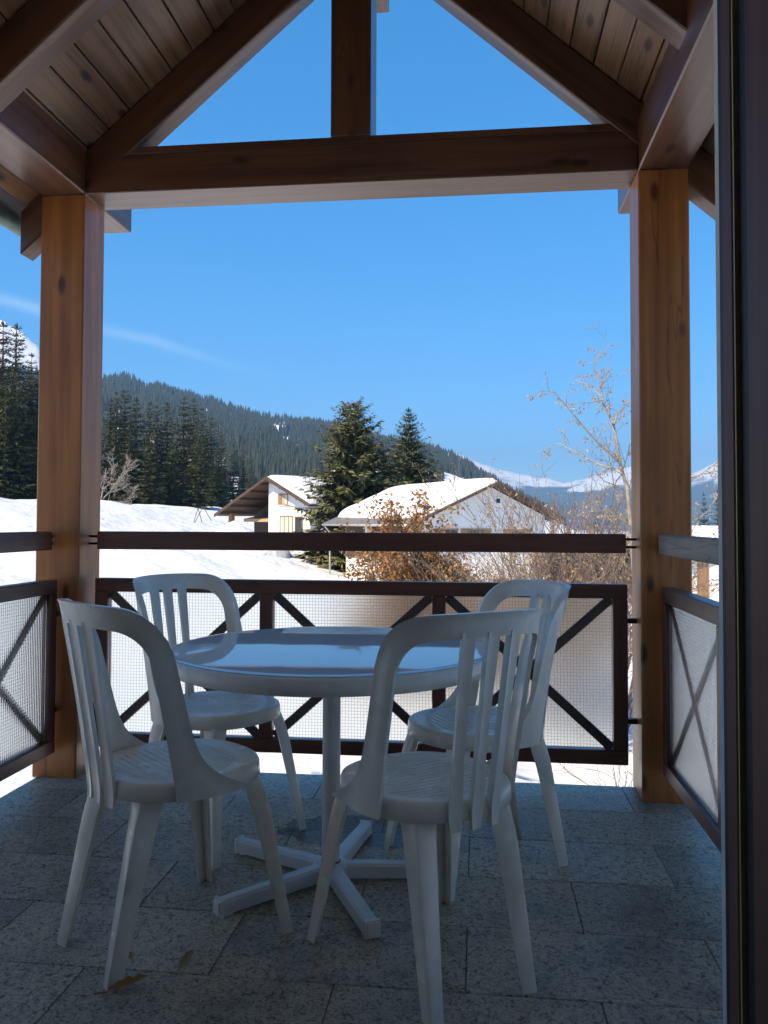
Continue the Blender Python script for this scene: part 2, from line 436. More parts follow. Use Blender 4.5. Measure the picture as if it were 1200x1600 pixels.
GROUT = plain('dark_grout', (0.20, 0.18, 0.15), 0.85, 0, 0.2, 60)

def glass_mat():
    m, nt, nd, lk, p = new_mat('square_pattern_cast_glass')
    p.inputs['Base Color'].default_value = (0.93, 0.98, 0.96, 1)
    p.inputs['Transmission Weight'].default_value = 1.0
    p.inputs['Roughness'].default_value = 0.20
    p.inputs['IOR'].default_value = 1.46
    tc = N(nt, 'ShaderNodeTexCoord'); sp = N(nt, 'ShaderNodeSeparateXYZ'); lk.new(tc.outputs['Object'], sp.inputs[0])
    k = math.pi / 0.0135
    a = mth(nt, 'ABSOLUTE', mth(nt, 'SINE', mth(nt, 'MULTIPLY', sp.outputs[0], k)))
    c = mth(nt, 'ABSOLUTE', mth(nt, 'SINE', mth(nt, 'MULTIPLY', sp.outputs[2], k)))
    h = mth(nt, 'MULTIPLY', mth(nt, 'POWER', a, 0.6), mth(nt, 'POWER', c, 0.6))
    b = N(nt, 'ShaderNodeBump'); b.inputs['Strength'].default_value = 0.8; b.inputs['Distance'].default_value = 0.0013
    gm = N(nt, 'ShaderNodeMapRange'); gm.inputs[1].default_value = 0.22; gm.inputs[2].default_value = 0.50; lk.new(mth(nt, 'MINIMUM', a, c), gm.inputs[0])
    lk.new(mix(nt, gm.outputs[0], (0.62, 0.67, 0.67), (0.94, 0.985, 0.99)), p.inputs['Base Color'])  # grooves coloured darker, standing in for the dark refraction at the lens edges
    lk.new(h, b.inputs['Height']); lk.new(b.outputs[0], p.inputs['Normal'])
    return m
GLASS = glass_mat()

# ------------------------------------------------------------------ terrain
def smooth(a, b, x):
    t = min(1.0, max(0.0, (x - a) / (b - a))); return t * t * (3 - 2 * t)
def ground_z(x, y):
    d = math.hypot(x, y)
    left = smooth(2, -30, x + (y - 50) * 0.02)
    z = -3.3 - 0.5 * smooth(20, 60, d)
    z += 5.1 * left * smooth(8, 70, d)
    if y > 0: z += 1.9 * smooth(-27, -40, x) * smooth(30, 65, d)
    z -= 0.9 * smooth(-10, -22, x) * smooth(60, 85, d) * smooth(-36, -24, x)
    z -= 5 * smooth(55, 110, d) * smooth(-12, 8, x) + 40 * smooth(90, 420, d) * smooth(-30, 40, x)                      # the valley falls away to the right
    z -= 0.75 * smooth(-14, -24, x) * smooth(-44, -33, x) * smooth(35, 60, d) * (1 if y > 0 else 0)
    z += 0.75 * mnoise.noise(Vector((x * 0.06, y * 0.06, 3.1))) * smooth(10, 30, d)
    z += (0.12 + 0.2 * smooth(11, 20, d)) * mnoise.noise(Vector((x * 0.35, y * 0.35, 7.7)))
    return z
def build_ground():
    radii = [0.5, 3]; r = 3
    while r < 7600:
        r *= 1.03 if r < 140 else 1.12; radii.append(r)
    az = []
    a = -180.0
    while a < 180:
        az.append(a); a += 0.4 if -36 < a < 24 else 4.0
    V = []; Fc = []
    n = len(az)
    for r in radii:
        for a in az:
            x, y = r * math.sin(math.radians(a)), r * math.cos(math.radians(a))
            V.append((x, y, ground_z(x, y)))
    for i in range(len(radii) - 1):
        for k in range(n):
            Fc.append((i * n + k, i * n + (k + 1) % n, (i + 1) * n + (k + 1) % n, (i + 1) * n + k))
    return mesh('ground', V, Fc, True)
tag(put('ground', build_ground(), SNOW), kind='structure')

def interp(tab, u):
    if u <= tab[0][0]: return tab[0][1]
    for (a, va), (b, vb) in zip(tab, tab[1:]):
        if u <= b: return va + (vb - va) * (u - a) / (b - a)
    return tab[-1][1]
def fbm(x, y, z=0.0, o=5):
    s = 0; w = 1
    for i in range(o):
        s += w * mnoise.noise(Vector((x, y, z + i * 7.3))); x *= 2.03; y *= 2.03; w *= 0.5
    return s
def crest(tab, u, R):           # height of a crest line at distance R
    v = interp(tab, u); d = ray(u, v); return H + d.z / math.hypot(d.x, d.y) * R
def az_of(u):
    d = ray(u, 815); return math.atan2(d.x, d.y)

# the wooded ridge across the valley
FOREST_CREST = [(-700, 560), (-200, 560), (100, 588), (165, 595), (190, 592), (260, 612), (330, 631), (400, 653), (470, 661), (520, 667), (600, 689), (660, 701), (700, 714), (735, 733), (770, 756), (800, 775), (850, 805), (900, 830), (1000, 850), (1400, 860)]
R0, R1, R2 = 330.0, 1750.0, 2600.0
def forest_z(u, t):
    """t 0 at the foot, 1 at the crest, 2 behind"""
    zc = crest(FOREST_CREST, u, R1)
    if t <= 1:
        z = -6 + (zc + 6) * (0.25 * t + 0.75 * t ** 1.35)
        return z + 0.05 * max(20, zc) * fbm(u * 0.012, t * 3.0, 1.0) * math.sin(math.pi * t)
    return zc - (t - 1) * 160
def forest_pt(u, t):
    r = R0 + (R1 - R0) * t if t <= 1 else R1 + (R2 - R1) * (t - 1)
    a = az_of(u)
    return Vector((r * math.sin(a), r * math.cos(a), forest_z(u, t)))
def polar_sheet(name, us, ts, fn):
    V = [fn(u, t) for t in ts for u in us]; n = len(us)
    Fc = [(i * n + k, i * n + k + 1, (i + 1) * n + k + 1, (i + 1) * n + k) for i in range(len(ts) - 1) for k in range(n - 1)]
    return mesh(name, V, Fc, True)
us = list(np.arange(-700, 1401, 10.0)); ts = list(np.linspace(0, 1, 26)) + [1.15, 1.4, 2.0]
FOREST_FLOOR = snow_mat('hill_snow', (0.80, 0.82, 0.86), 0.2, False)
tag(put('wooded_hill', polar_sheet('wooded_hill', us, ts, forest_pt), FOREST_FLOOR), kind='structure')

# the far snow mountains
def mountain_mat():
    m, nt, nd, lk, p = new_mat('mountain_snow_and_forest')
    ge = N(nt, 'ShaderNodeNewGeometry'); sp = N(nt, 'ShaderNodeSeparateXYZ'); lk.new(ge.outputs['Position'], sp.inputs[0])
    n = N(nt, 'ShaderNodeTexNoise'); n.inputs['Scale'].default_value = 0.0022; n.inputs['Detail'].default_value = 9; n.inputs['Roughness'].default_value = 0.62
    lk.new(ge.outputs['Position'], n.inputs['Vector'])
    hh = mth(nt, 'ADD', sp.outputs[2], mth(nt, 'MULTIPLY', mth(nt, 'SUBTRACT', n.outputs[0], 0.5), 520.0))
    mr = N(nt, 'ShaderNodeMapRange'); mr.inputs[1].default_value = 265; mr.inputs[2].default_value = 320; lk.new(hh, mr.inputs[0])
    n2 = N(nt, 'ShaderNodeTexNoise'); n2.inputs['Scale'].default_value = 0.012; n2.inputs['Detail'].default_value = 6
    lk.new(ge.outputs['Position'], n2.inputs['Vector'])
    rk = ramp(nt, [(0.33, (0.50, 0.50, 0.52)), (0.44, (0.84, 0.86, 0.90))]); lk.new(n2.outputs[0], rk.inputs[0])
    lk.new(mix(nt, mr.outputs[0], (0.035, 0.045, 0.04), rk.outputs[0]), p.inputs['Base Color'])
    p.inputs['Roughness'].default_value = 0.8
    b = N(nt, 'ShaderNodeBump'); b.inputs['Strength'].default_value = 0.6; b.inputs['Distance'].default_value = 60
    lk.new(n.outputs[0], b.inputs['Height']); lk.new(b.outputs[0], p.inputs['Normal'])
    return m
MOUNTAIN = mountain_mat()
def far_range(name, tab, ra, rb, zfoot, seed, umin, umax, mat):
    us = list(np.arange(umin, umax + 1, 5.0)); ts = list(np.linspace(0, 1, 40)) + [1.1, 1.3]
    def fn(u, t):
        zc = crest(tab, u, rb)
        r = ra + (rb - ra) * min(t, 1) + max(0, t - 1) * 0.43 * rb
        z = zfoot + (zc - zfoot) * (0.15 * t + 0.85 * t ** 1.6) if t <= 1 else zc - (t - 1) * 0.31 * rb
        amp = math.sin(math.pi * min(t, 1)) * 0.9 + 0.1
        z += (zc - zfoot) * 0.13 * amp * fbm(u * 0.012 + seed, t * 2.6, seed) + (12 * fbm(u * 0.06, 0, seed + 9) if 0.9 < t <= 1 else 0)
        a = az_of(u); return Vector((r * math.sin(a), r * math.cos(a), z))
    return tag(put(name, polar_sheet(name, us, ts, fn), mat), kind='structure')
far_range('snow_mountain', [(400, 760), (600, 720), (690, 703), (720, 710), (745, 722), (780, 733), (830, 742), (860, 749), (885, 754), (920, 747), (950, 738), (985, 730), (1030, 742), (1080, 741), (1100, 731), (1127, 718), (1200, 700), (1500, 690)], 4200, 7000, -160, 2.0, 400, 1500, MOUNTAIN)
PEAK = snow_mat('peak_snow', (0.84, 0.86, 0.90), 0.3, False)
far_range('snow_peak', [(-300, 520), (-150, 480), (0, 500), (30, 520), (60, 547), (100, 575), (165, 612), (400, 700)], 1900, 2250, 100, 5.0, -300, 400, PEAK)

# ------------------------------------------------------------------ balcony floor (tiles laid in running bond)
XL0, XL1, XR0, XR1, YN, YF, ZB, ZT = -1.960, -1.754, 0.666, 0.870, 3.460, 3.664, 2.603, 2.807
floor = tag(put('balcony_floor', box_mesh('balcony_floor', (-1.935, 0.30, -0.30), (1.00, 3.654, -0.0045)), GROUT), kind='structure')
JT = 0.0032
def tile_mesh(w, d):
    bm = bmesh.new(); bm_box(bm, (-w / 2, -d / 2, -0.02), (w / 2, d / 2, 0.0))
    top = [e for e in bm.edges if all(v.co.z > -0.001 for v in e.verts)]
    bmesh.ops.bevel(bm, geom=top, offset=0.0018, segments=1, affect='EDGES')
    return bm_mesh('tile', bm)
_tiles = {}
rnd = random.Random(4)
row_y = 3.656; k = 0
while row_y > 0.31:
    y1 = row_y; y0 = max(0.30, 3.33 - 0.327 * k) if k else 3.33
    x = (0.614 if k % 2 == 0 else 0.293) - 0.642 * 6
    while x < 1.0:
        a, b = max(x, -1.94), min(x + 0.642, 1.005)
        if b - a > 0.03:
            w, d = round(b - a - JT, 4), round(y1 - y0 - JT, 4)
            if (w, d) not in _tiles: _tiles[(w, d)] = tile_mesh(w, d)
            M = Matrix.Translation(((a + b) / 2, (y0 + y1) / 2, rnd.uniform(-0.0008, 0.0004))) @ Matrix.Rotation(rnd.uniform(-0.002, 0.002), 4, 'X') @ Matrix.Rotation(rnd.uniform(-0.001, 0.001), 4, 'Y')
            put('tile', _tiles[(w, d)], GRANITE, floor, M)
        x += 0.642
    row_y = y0; k += 1

# ------------------------------------------------------------------ balcony roof: posts, beams, rafters, boards
roof = thing('balcony_roof', (-0.545, 3.56, 0), 0, 'brown timber gable roof on two square posts over the balcony', 'roof')
SL = 0.866                      # roof pitch (rise over run)
RX, RZ = -0.4845, 3.702         # ridge of the rafters' lower edges
EAVE_L, EAVE_R = -2.06, 1.09
def zlow(x): return RZ - SL * abs(x - RX)
box('post', (XL0, YN, -0.004), (XL1, YF, ZB), W_POST, roof, 0.006)
box('post', (XR0, YN, -0.004), (XR1, YF, ZB), W_POST, roof, 0.006)
b1 = box('cross_beam', (XL1 + 0.001, YN + 0.002, ZB + 0.0), (XR0 - 0.001, YF - 0.002, ZT - 0.034), W_BEAM, roof, 0.004)
box('cross_beam_cap', (XL1 + 0.001, YN + 0.004, ZT - 0.033), (XR0 - 0.001, YF - 0.004, ZT), W_BEAM, roof, 0.003)
box('purlin', (XL0, 1.0, ZB + 0.001), (XL1, 3.965, ZT + 0.012), W_BEAM, roof, 0.006)
box('purlin', (XR0, 1.0, ZB + 0.001), (XR1, 3.965, ZT + 0.012), W_BEAM, roof, 0.006)
box('ridge_purlin', (RX - 0.09, 1.0, 3.66), (RX + 0.05, 3.965, 3.86), W_BEAM, roof, 0.005)
box('king_post', (-0.635, YN + 0.001, ZT), (-0.459, YF - 0.001, 3.60), W_BEAM, roof, 0.005)
ang = math.atan(SL)
def rafter(side, y0, y1):
    """prism with plumb-cut ends; lower edge on zlow, 0.2 m of vertical depth"""
    xe = EAVE_L if side < 0 else EAVE_R
    xr = RX + 0.002 * side
    hv = 0.197
    c = Vector(((xe + xr) / 2, (y0 + y1) / 2, (zlow(xe) + RZ) / 2))
    d = Vector((xr - xe, 0, RZ - zlow(xe))); L = d.length; x = d.normalized()
    y = Vector((0, 0, 1)).cross(x).normalized(); z = x.cross(y)
    M = Matrix(((x.x, y.x, z.x, c.x), (x.y, y.y, z.y, c.y), (x.z, y.z, z.z, c.z), (0, 0, 0, 1)))
    Mi = M.inverted()
    V = [Mi @ Vector((px, py, zlow(px) + q)) for px in (xe, xr) for py in (y0, y1) for q in (0, hv)]
    bm = bmesh.new(); vs = [bm.verts.new(v) for v in V]
    for f in ((0, 1, 3, 2), (4, 6, 7, 5), (0, 4, 5, 1), (2, 3, 7, 6), (0, 2, 6, 4), (1, 5, 7, 3)): bm.faces.new([vs[i] for i in f])
    bmesh.ops.recalc_face_normals(bm, faces=bm.faces)
    bmesh.ops.bevel(bm, geom=bm.edges[:], offset=0.005, segments=1, affect='EDGES')
    put('rafter', bm_mesh('rafter', bm, True, math.radians(35)), W_BEAM, roof, M)
for y0 in (3.461, 2.660, 1.860, 1.060):
    for s in (-1, 1): rafter(s, y0, y0 + 0.112)
# boards laid along the balcony on the rafters
Lsl = math.hypot(1, SL)
RY0, RY1 = 0.95, 3.63
bw = 0.128
for s in (-1, 1):
    xe = EAVE_L - 0.06 if s < 0 else EAVE_R + 0.06
    total = abs(xe - RX) * Lsl
    nb = int(total / bw)
    for i in range(nb):
        a0, a1 = i * bw + 0.004, min(total, (i + 1) * bw - 0.0015)
        am = (a0 + a1) / 2
        xm = RX + s * am / Lsl; zm = RZ + 0.2 - SL * am / Lsl
        n = Vector((s * SL / Lsl, 0, 1 / Lsl)); t = Vector((s / Lsl, 0, -SL / Lsl))
        lift = rnd.uniform(0, 0.003)
        c = Vector((xm, (RY0 + RY1) / 2, zm)) + n * (0.011 + lift)
        yv = n.cross(Vector((0, 1, 0)))
        M = Matrix(((0, yv.x, n.x, c.x), (1, yv.y, n.y, c.y), (0, yv.z, n.z, c.z), (0, 0, 0, 1)))
        L = RY1 - RY0; w = a1 - a0
        key = ('plank', round(w, 3))
        if key not in _tiles:
            bm = bmesh.new(); bm_box(bm, (-L / 2, -w / 2, -0.011), (L / 2, w / 2, 0.011))
            bmesh.ops.bevel(bm, geom=[e for e in bm.edges if all(v.co.z < 0 for v in e.verts)], offset=0.003, segments=1, affect='EDGES')
            _tiles[key] = bm_mesh('plank', bm)
        put('plank', _tiles[key], W_PLANK, roof, M)
    # roof covering above the boards
    V = []
    for px in (RX, xe - 0.02 * s * -1):
        z = RZ + 0.2 - SL * abs(px - RX)
        for py in (RY0, RY1 + 0.01):
            for q in (0.036, 0.12): V.append((px, py, z + q))
    bm = bmesh.new(); vs = [bm.verts.new(v) for v in V]
    for f in ((0, 1, 3, 2), (4, 6, 7, 5), (0, 4, 5, 1), (2, 3, 7, 6), (0, 2, 6, 4), (1, 5, 7, 3)): bm.faces.new([vs[i] for i in f])
    put('roof_covering', bm_mesh('roof_covering', bm), ROOF_SHEET, roof)
# half-round gutters along the eaves
for xg in (EAVE_L - 0.075, EAVE_R + 0.075):
    zg = zlow(xg) + 0.245
    V = []; Fc = []
    for i, py in enumerate((RY0, RY1 + 0.02)):
        for k in range(13):
            an = math.pi + math.pi * k / 12
            V.append((xg + 0.045 * math.cos(an), py, zg + 0.045 * math.sin(an)))
        for k in range(13):
            an = math.pi + math.pi * (12 - k) / 12
            V.append((xg + 0.042 * math.cos(an), py, zg + 0.042 * math.sin(an)))
    for k in range(26): Fc.append((k, (k + 1) % 26, 26 + (k + 1) % 26, 26 + k))
    Fc += [tuple(range(26)), tuple(range(51, 25, -1))]
    put('gutter', mesh('gutter', V, Fc), COPPER, roof)

# ------------------------------------------------------------------ the house behind the camera: wall, door frame, room
house = thing('house_wall', (3.0, 0.95, 0), 0, 'pale plastered house wall edge beside the balcony door frame', 'wall')
def wall_with_bumps():
    bm = bmesh.new()
    for lo, hi in (((0.336, 0.985, -3.6), (3.6, 1.10, 5.2)), ((0.309, 1.083, -3.6), (0.3355, 1.0995, 5.2)), ((-4.2, 0.985, -3.6), (-1.55, 1.10, 5.2)), ((-1.55, 0.985, 2.25), (0.308, 1.10, 5.2)), ((-1.55, 0.985, -3.6), (0.308, 1.0, -0.31))):
        bm_box(bm, lo, hi)
    return bm_mesh('wall', bm)
put('wall', wall_with_bumps(), PLASTER, house)
box('gable_wall', (-4.2, -9.2, -3.6), (-4.0, 0.98, 5.2), PLASTER, house)
bm = bmesh.new()
for s in (-1, 1):                                   # the main roof of the house, ridge along x
    vs = [bm.verts.new(p) for p in ((-4.7, -4.0 + 5.6 * s, 4.9), (4.1, -4.0 + 5.6 * s, 4.9), (4.1, -4.0, 6.6), (-4.7, -4.0, 6.6))]
    bm.faces.new(vs)
bmesh.ops.solidify(bm, geom=bm.faces[:], thickness=0.2)
put('main_roof', bm_mesh('main_roof', bm), ROOF_SHEET, house)
bm = bmesh.new()
bm_box(bm, (-3.2, -4.2, -0.05), (2.6, 0.29, -0.005)); put('room_floor', bm_mesh('room_floor', bm), W_FRAME, house)
bm = bmesh.new(); bm_box(bm, (-3.2, -4.4, -0.3), (2.6, -4.2, 2.6)); bm_box(bm, (-3.4, -4.4, -0.3), (-3.2, 0.98, 2.6)); bm_box(bm, (2.6, -4.4, -0.3), (2.8, 0.98, 2.6))
put('room_wall', bm_mesh('room_wall', bm), PLASTER, house)
bm = bmesh.new(); bm_box(bm, (-3.4, -4.4, 2.6), (2.8, 0.98, 2.75)); put('room_ceiling', bm_mesh('room_ceiling', bm), PLASTER, house)

door = thing('door_frame', (0.30, 0.90, 0), 0, 'tall brown wooden door frame with black rubber seal at right edge', 'door frame')
Z0, Z1 = -0.02, 2.25
box('outer_seal', (0.3087, 0.956, Z0), (0.3345, 1.0815, Z1), RUBBER, door)
box('outer_frame', (0.2746, 0.9135, Z0), (0.36, 0.955, Z1), W_FRAME, door, 0.005)
box('yellow_seal', (0.2752, 0.9095, Z0), (0.30, 0.9132, Z1), SEAL, door)
box('rubber_seal', (0.2805, 0.868, Z0), (0.36, 0.909, Z1), RUBBER, door)
box('inner_frame', (0.2740, 0.60, Z0), (0.36, 0.8675, Z1), W_FRAME, door, 0.003)

# ------------------------------------------------------------------ railings
def brace_x(root, A, B, C, D, t, n, mat):
    """two crossing flat bars between corners A-C and B-D, thickness t along normal n"""
    for i, (p, q) in enumerate(((A, C), (B, D))):
        off = n * (t * 0.55 * (1 if i else -1))
        bar('brace', Vector(p) + off, Vector(q) + off, t, 0.040, mat, root, 0.002, up=(Vector(q) - Vector(p)).cross(n).normalized())
def railing(name, o, ux, L, n, label, ends, mat_rail, mat_cap, npane, rail_face=0.0, panel_face=0.0):
    """o: floor point at the start; ux: unit vector along the run; n: unit vector outwards (away from the balcony).
    rail_face / panel_face: distance of the inner faces from o along n."""
    root = thing(name, o, 0, label, 'railing')
    z = Vector((0, 0, 1))
    def P(s, h, d): return Vector(o) + ux * s + z * h + n * d
    RT = 0.05
    mid = rail_face + RT / 2
    bar('handrail', P(0, 1.0455, mid), P(L, 1.0455, mid), RT, 0.081, mat_rail, root, 0.005)
    pf = panel_face; PT = 0.055; pm = pf + PT / 2
    a, b = -0.008, L + 0.006
    z0, z1 = 0.121, 0.874
    TW = 0.060
    bar('frame_rail', P(a, z1 - TW / 2, pm), P(b, z1 - TW / 2, pm), PT, TW, mat_cap, root, 0.004)
    bar('frame_rail', P(a, z0 + TW / 2, pm), P(b, z0 + TW / 2, pm), PT, TW, mat_cap, root, 0.004)
    ww = (b - a - TW) / npane
    for i in range(npane + 1):
        s = a + TW / 2 + i * ww
        w = TW if i in (0, npane) else 0.058
        bar('frame_stile', P(s, z0 + TW + 0.0005, pm), P(s, z1 - TW - 0.0005, pm), PT - 0.003, w, mat_cap, root, 0.003, up=ux)
    for i in range(npane):
        s0 = a + TW / 2 + i * ww + TW / 2; s1 = s0 + ww - TW
        c = P((s0 + s1) / 2, (z0 + z1) / 2, pf + 0.020)
        w2, h2 = (s1 - s0) / 2 - 0.001, (z1 - z0) / 2 - TW - 0.001
        key = ('pane', round(w2, 3))
        if key not in _tiles: _tiles[key] = box_mesh('pane', (-w2, -0.003, -h2), (w2, 0.003, h2))
        yv = z.cross(ux)
        M = Matrix(((ux.x, yv.x, 0, c.x), (ux.y, yv.y, 0, c.y), (ux.z, yv.z, 1, c.z), (0, 0, 0, 1)))
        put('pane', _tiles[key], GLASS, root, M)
        dd = pf + 0.037
        brace_x(root, P(s0 + 0.004, z1 - TW - 0.004, dd), P(s1 - 0.004, z1 - TW - 0.004, dd), P(s1 - 0.004, z0 + TW + 0.004, dd), P(s0 + 0.004, z0 + TW + 0.004, dd), 0.010, n, mat_cap)
    for s, d in ends:                                # steel pins to the posts
        for h in (1.030, 1.063): tube('rail_pin', [P(s, h, mid), P(s + d, h, mid)], 0.0055, BLACK, root)
        for h in (0.30, 0.72): bar('bracket', P(s + (0.006 if d > 0 else -0.006), h, pm), P(s + d, h, pm), 0.025, 0.020, BLACK, root)
    return root
X = Vector((1, 0, 0)); Y = Vector((0, 1, 0))
railing('railing', (-1.709, 3.535, 0), X, 2.330, Y, 'front railing between the posts, dark wood with three patterned glass panes', [(0, -0.047), (2.330, 0.047)], W_RAIL, W_RAIL, 3, 0.0, 0.003)
# side railings run from the posts back to the house wall
railing('railing', (-1.856, 3.420, 0), -Y, 2.30, -X, 'left side railing with dark handrail and patterned glass beside left post', [(0, -0.042)], W_RAIL, W_RAIL, 3, 0.0, -0.022)
railing('railing', (0.728, 3.420, 0), -Y, 2.30, X, 'right side railing with weathered grey handrail and glass beside door frame', [(0, -0.042)], W_RAIL_GREY, W_RAIL, 3, 0.0, 0.0125)

# ------------------------------------------------------------------ table
TX, TY, TZ = -0.462, 2.600, 0.735
table = thing('table', (TX, TY, 0), 0, 'round glossy white table on a white five-armed pedestal', 'table')
def lathe(name, prof, n, mat, parent, M=None, angle=40):
    V = []; Fc = []
    for r, z in prof:
        for k in range(n):
            a = 2 * math.pi * k / n; V.append((r * math.cos(a), r * math.sin(a), z))
    for i in range(len(prof) - 1):
        for k in range(n): Fc.append((i * n + k, i * n + (k + 1) % n, (i + 1) * n + (k + 1) % n, (i + 1) * n + k))
    Fc.append(tuple(reversed(range(n)))); Fc.append(tuple((len(prof) - 1) * n + k for k in range(n)))
    me = mesh(name, V, Fc, True); me.set_sharp_from_angle(angle=math.radians(angle))
    return put(name, me, mat, parent, M or Matrix.Identity(4), True)
TR = 0.515
lathe('table_top', [(TR - 0.030, TZ - 0.012), (TR - 0.012, TZ - 0.008), (TR - 0.006, TZ - 0.002), (TR - 0.012, TZ - 0.0005), (TR - 0.03, TZ)], 128, TABLE_TOP, table, angle=80)
lathe('rim', [(TR - 0.024, TZ - 0.052), (TR - 0.010, TZ - 0.055), (TR - 0.003, TZ - 0.050), (TR, TZ - 0.030), (TR, TZ - 0.012), (TR - 0.003, TZ - 0.006), (TR - 0.0055, TZ - 0.0045)], 128, PLASTIC, table, angle=60)
lathe('column', [(0.0285, 0.062), (0.0285, TZ - 0.056)], 32, PAINTED, table)
lathe('column_collar', [(0.0305, 0.058), (0.0305, 0.0615)], 32, RUBBER, table)
lathe('hub', [(0.05, 0.008), (0.058, 0.014), (0.056, 0.05), (0.045, 0.0575)], 32, PAINTED, table)
for k in range(5):
    a = math.radians(9 + 72 * k)
    M = Matrix.Rotation(a, 4, 'Z')
    # arm: a box section that slopes down slightly and narrows outwards
    bm = bmesh.new()
    prof = [(0.035, 0.024, 0.012, 0.056), (0.385, 0.021, 0.006, 0.047)]
    vs = []
    for x, hw, za, zb in prof:
        vs.append([bm.verts.new(q) for q in ((x, -hw, za), (x, hw, za), (x, hw, zb - 0.008), (x, hw - 0.008, zb), (x, -hw + 0.008, zb), (x, -hw, zb - 0.008))])
    for i in range(6): bm.faces.new((vs[0][i], vs[0][(i + 1) % 6], vs[1][(i + 1) % 6], vs[1][i]))
    bm.faces.new(vs[0][::-1]); bm.faces.new(vs[1])
    arm = put('foot_arm', bm_mesh('foot_arm', bm, True, math.radians(30)), PAINTED, table, M, True)
    bm = bmesh.new(); bm_box(bm, (0.3855, -0.0225, 0.0), (0.402, 0.0225, 0.0485))
    bmesh.ops.bevel(bm, geom=[e for e in bm.edges if all(v.co.x > 0.39 for v in e.verts)], offset=0.007, segments=2, affect='EDGES')
    bm_box(bm, (0.355, -0.018, 0.0), (0.3853, 0.018, 0.0055))
    put('end_cap', bm_mesh('end_cap', bm, True, math.radians(40)), PLASTIC, arm, Matrix.Identity(4), True)

# ------------------------------------------------------------------ chairs
SEAT_Z, BACK_Z = 0.470, 0.925
def seat_outline(a, sc=1.0):
    """plan outline of the seat, a = angle from +x"""
    c, s = math.cos(a), math.sin(a)
    e = 2.35
    rx, ry = 0.213 * sc, (0.225 if s > 0 else 0.215) * sc
    k = (abs(c) ** e + abs(s) ** e) ** (-1 / e)
    x = rx * k * c
    if s < 0: x *= 1 - 0.10 * (-s) ** 2
    return x, ry * k * s
def make_seat():
    n = 72; V = []; Fc = []
    rings = [(0.15, -0.008), (0.45, -0.007), (0.75, -0.004), (0.90, 0.000), (0.96, 0.001), (0.985, -0.002), (1.0, -0.010), (1.012, -0.044), (1.004, -0.0455), (0.99, -0.044), (0.975, -0.010), (0.90, -0.006), (0.5, -0.012)]
    for sc, z in rings:
        for k in range(n):
            x, y = seat_outline(2 * math.pi * k / n, sc); V.append((x, y, z))
    for i in range(len(rings) - 1):
        for k in range(n): Fc.append((i * n + k, i * n + (k + 1) % n, (i + 1) * n + (k + 1) % n, (i + 1) * n + k))
    Fc.append(tuple(reversed(range(n)))); Fc.append(tuple((len(rings) - 1) * n + k for k in range(n)))
    Fc = [tuple(reversed(f)) for f in Fc]
    me = mesh('seat', V, Fc, True); me.set_sharp_from_angle(angle=math.radians(60))
    return me
HALF = 0.315                    # half of the unrolled width of the back shell
Z_LO = 0.425
def back_pt(u, z, off=0.0):
    """point on the curved back shell: u = distance around from the rear centre, z height, off = outwards"""
    h = max(0.0, (z - Z_LO) / (BACK_Z - Z_LO))
    a = 0.219 + 0.003 * h
    b = 0.210 - 0.055 * h
    c = -0.008 - 0.135 * h ** 1.1
    e = 2.2
    s = 1 if u >= 0 else -1
    t = abs(u) / HALF
    if t <= 1:
        ph = t * math.pi / 2
        co, si = math.cos(ph), math.sin(ph)
        k = (co ** e + si ** e) ** (-1 / e) if 0 < ph < math.pi / 2 else 1.0
        nx, ny = s * si, -co
        x, y = s * a * k * si, c - b * k * co
    else:
        d = abs(u) - HALF
        x, y = s * (a - 0.45 * d * d), c + d
        nx, ny = s, 0.0
    return Vector((x + nx * off, y + ny * off, z))
def shell_from_grid(name, grid, th=0.011):
    """grid[i][j] = (u, z); builds a thin solid with a slightly thickened rim"""
    ni, nj = len(grid), len(grid[0]); V = []; Fc = []
    for side in (1, -1):
        for i in range(ni):
            for j in range(nj):
                u, z = grid[i][j]
                edge = (j == 0 or j == nj - 1)
                V.append(back_pt(u, z, side * (th * (0.80 if j == 0 else 0.5))))
    m = ni * nj
    q = lambda s, i, j: s * m + i * nj + j
    for i in range(ni - 1):
        for j in range(nj - 1):
            Fc.append((q(0, i, j), q(0, i, j + 1), q(0, i + 1, j + 1), q(0, i + 1, j)))
            Fc.append((q(1, i, j), q(1, i + 1, j), q(1, i + 1, j + 1), q(1, i, j + 1)))
        for j in (0, nj - 1):
            Fc.append((q(0, i, j), q(0, i + 1, j), q(1, i + 1, j), q(1, i, j)))
    for i in (0, ni - 1):
        for j in range(nj - 1):
            Fc.append((q(0, i, j), q(1, i, j), q(1, i, j + 1), q(0, i, j + 1)))
    bm = bmesh.new()
    vs = [bm.verts.new(v) for v in V]
    for f in Fc: bm.faces.new([vs[k] for k in f])
    return bm_mesh(name, bm, True, math.radians(50))
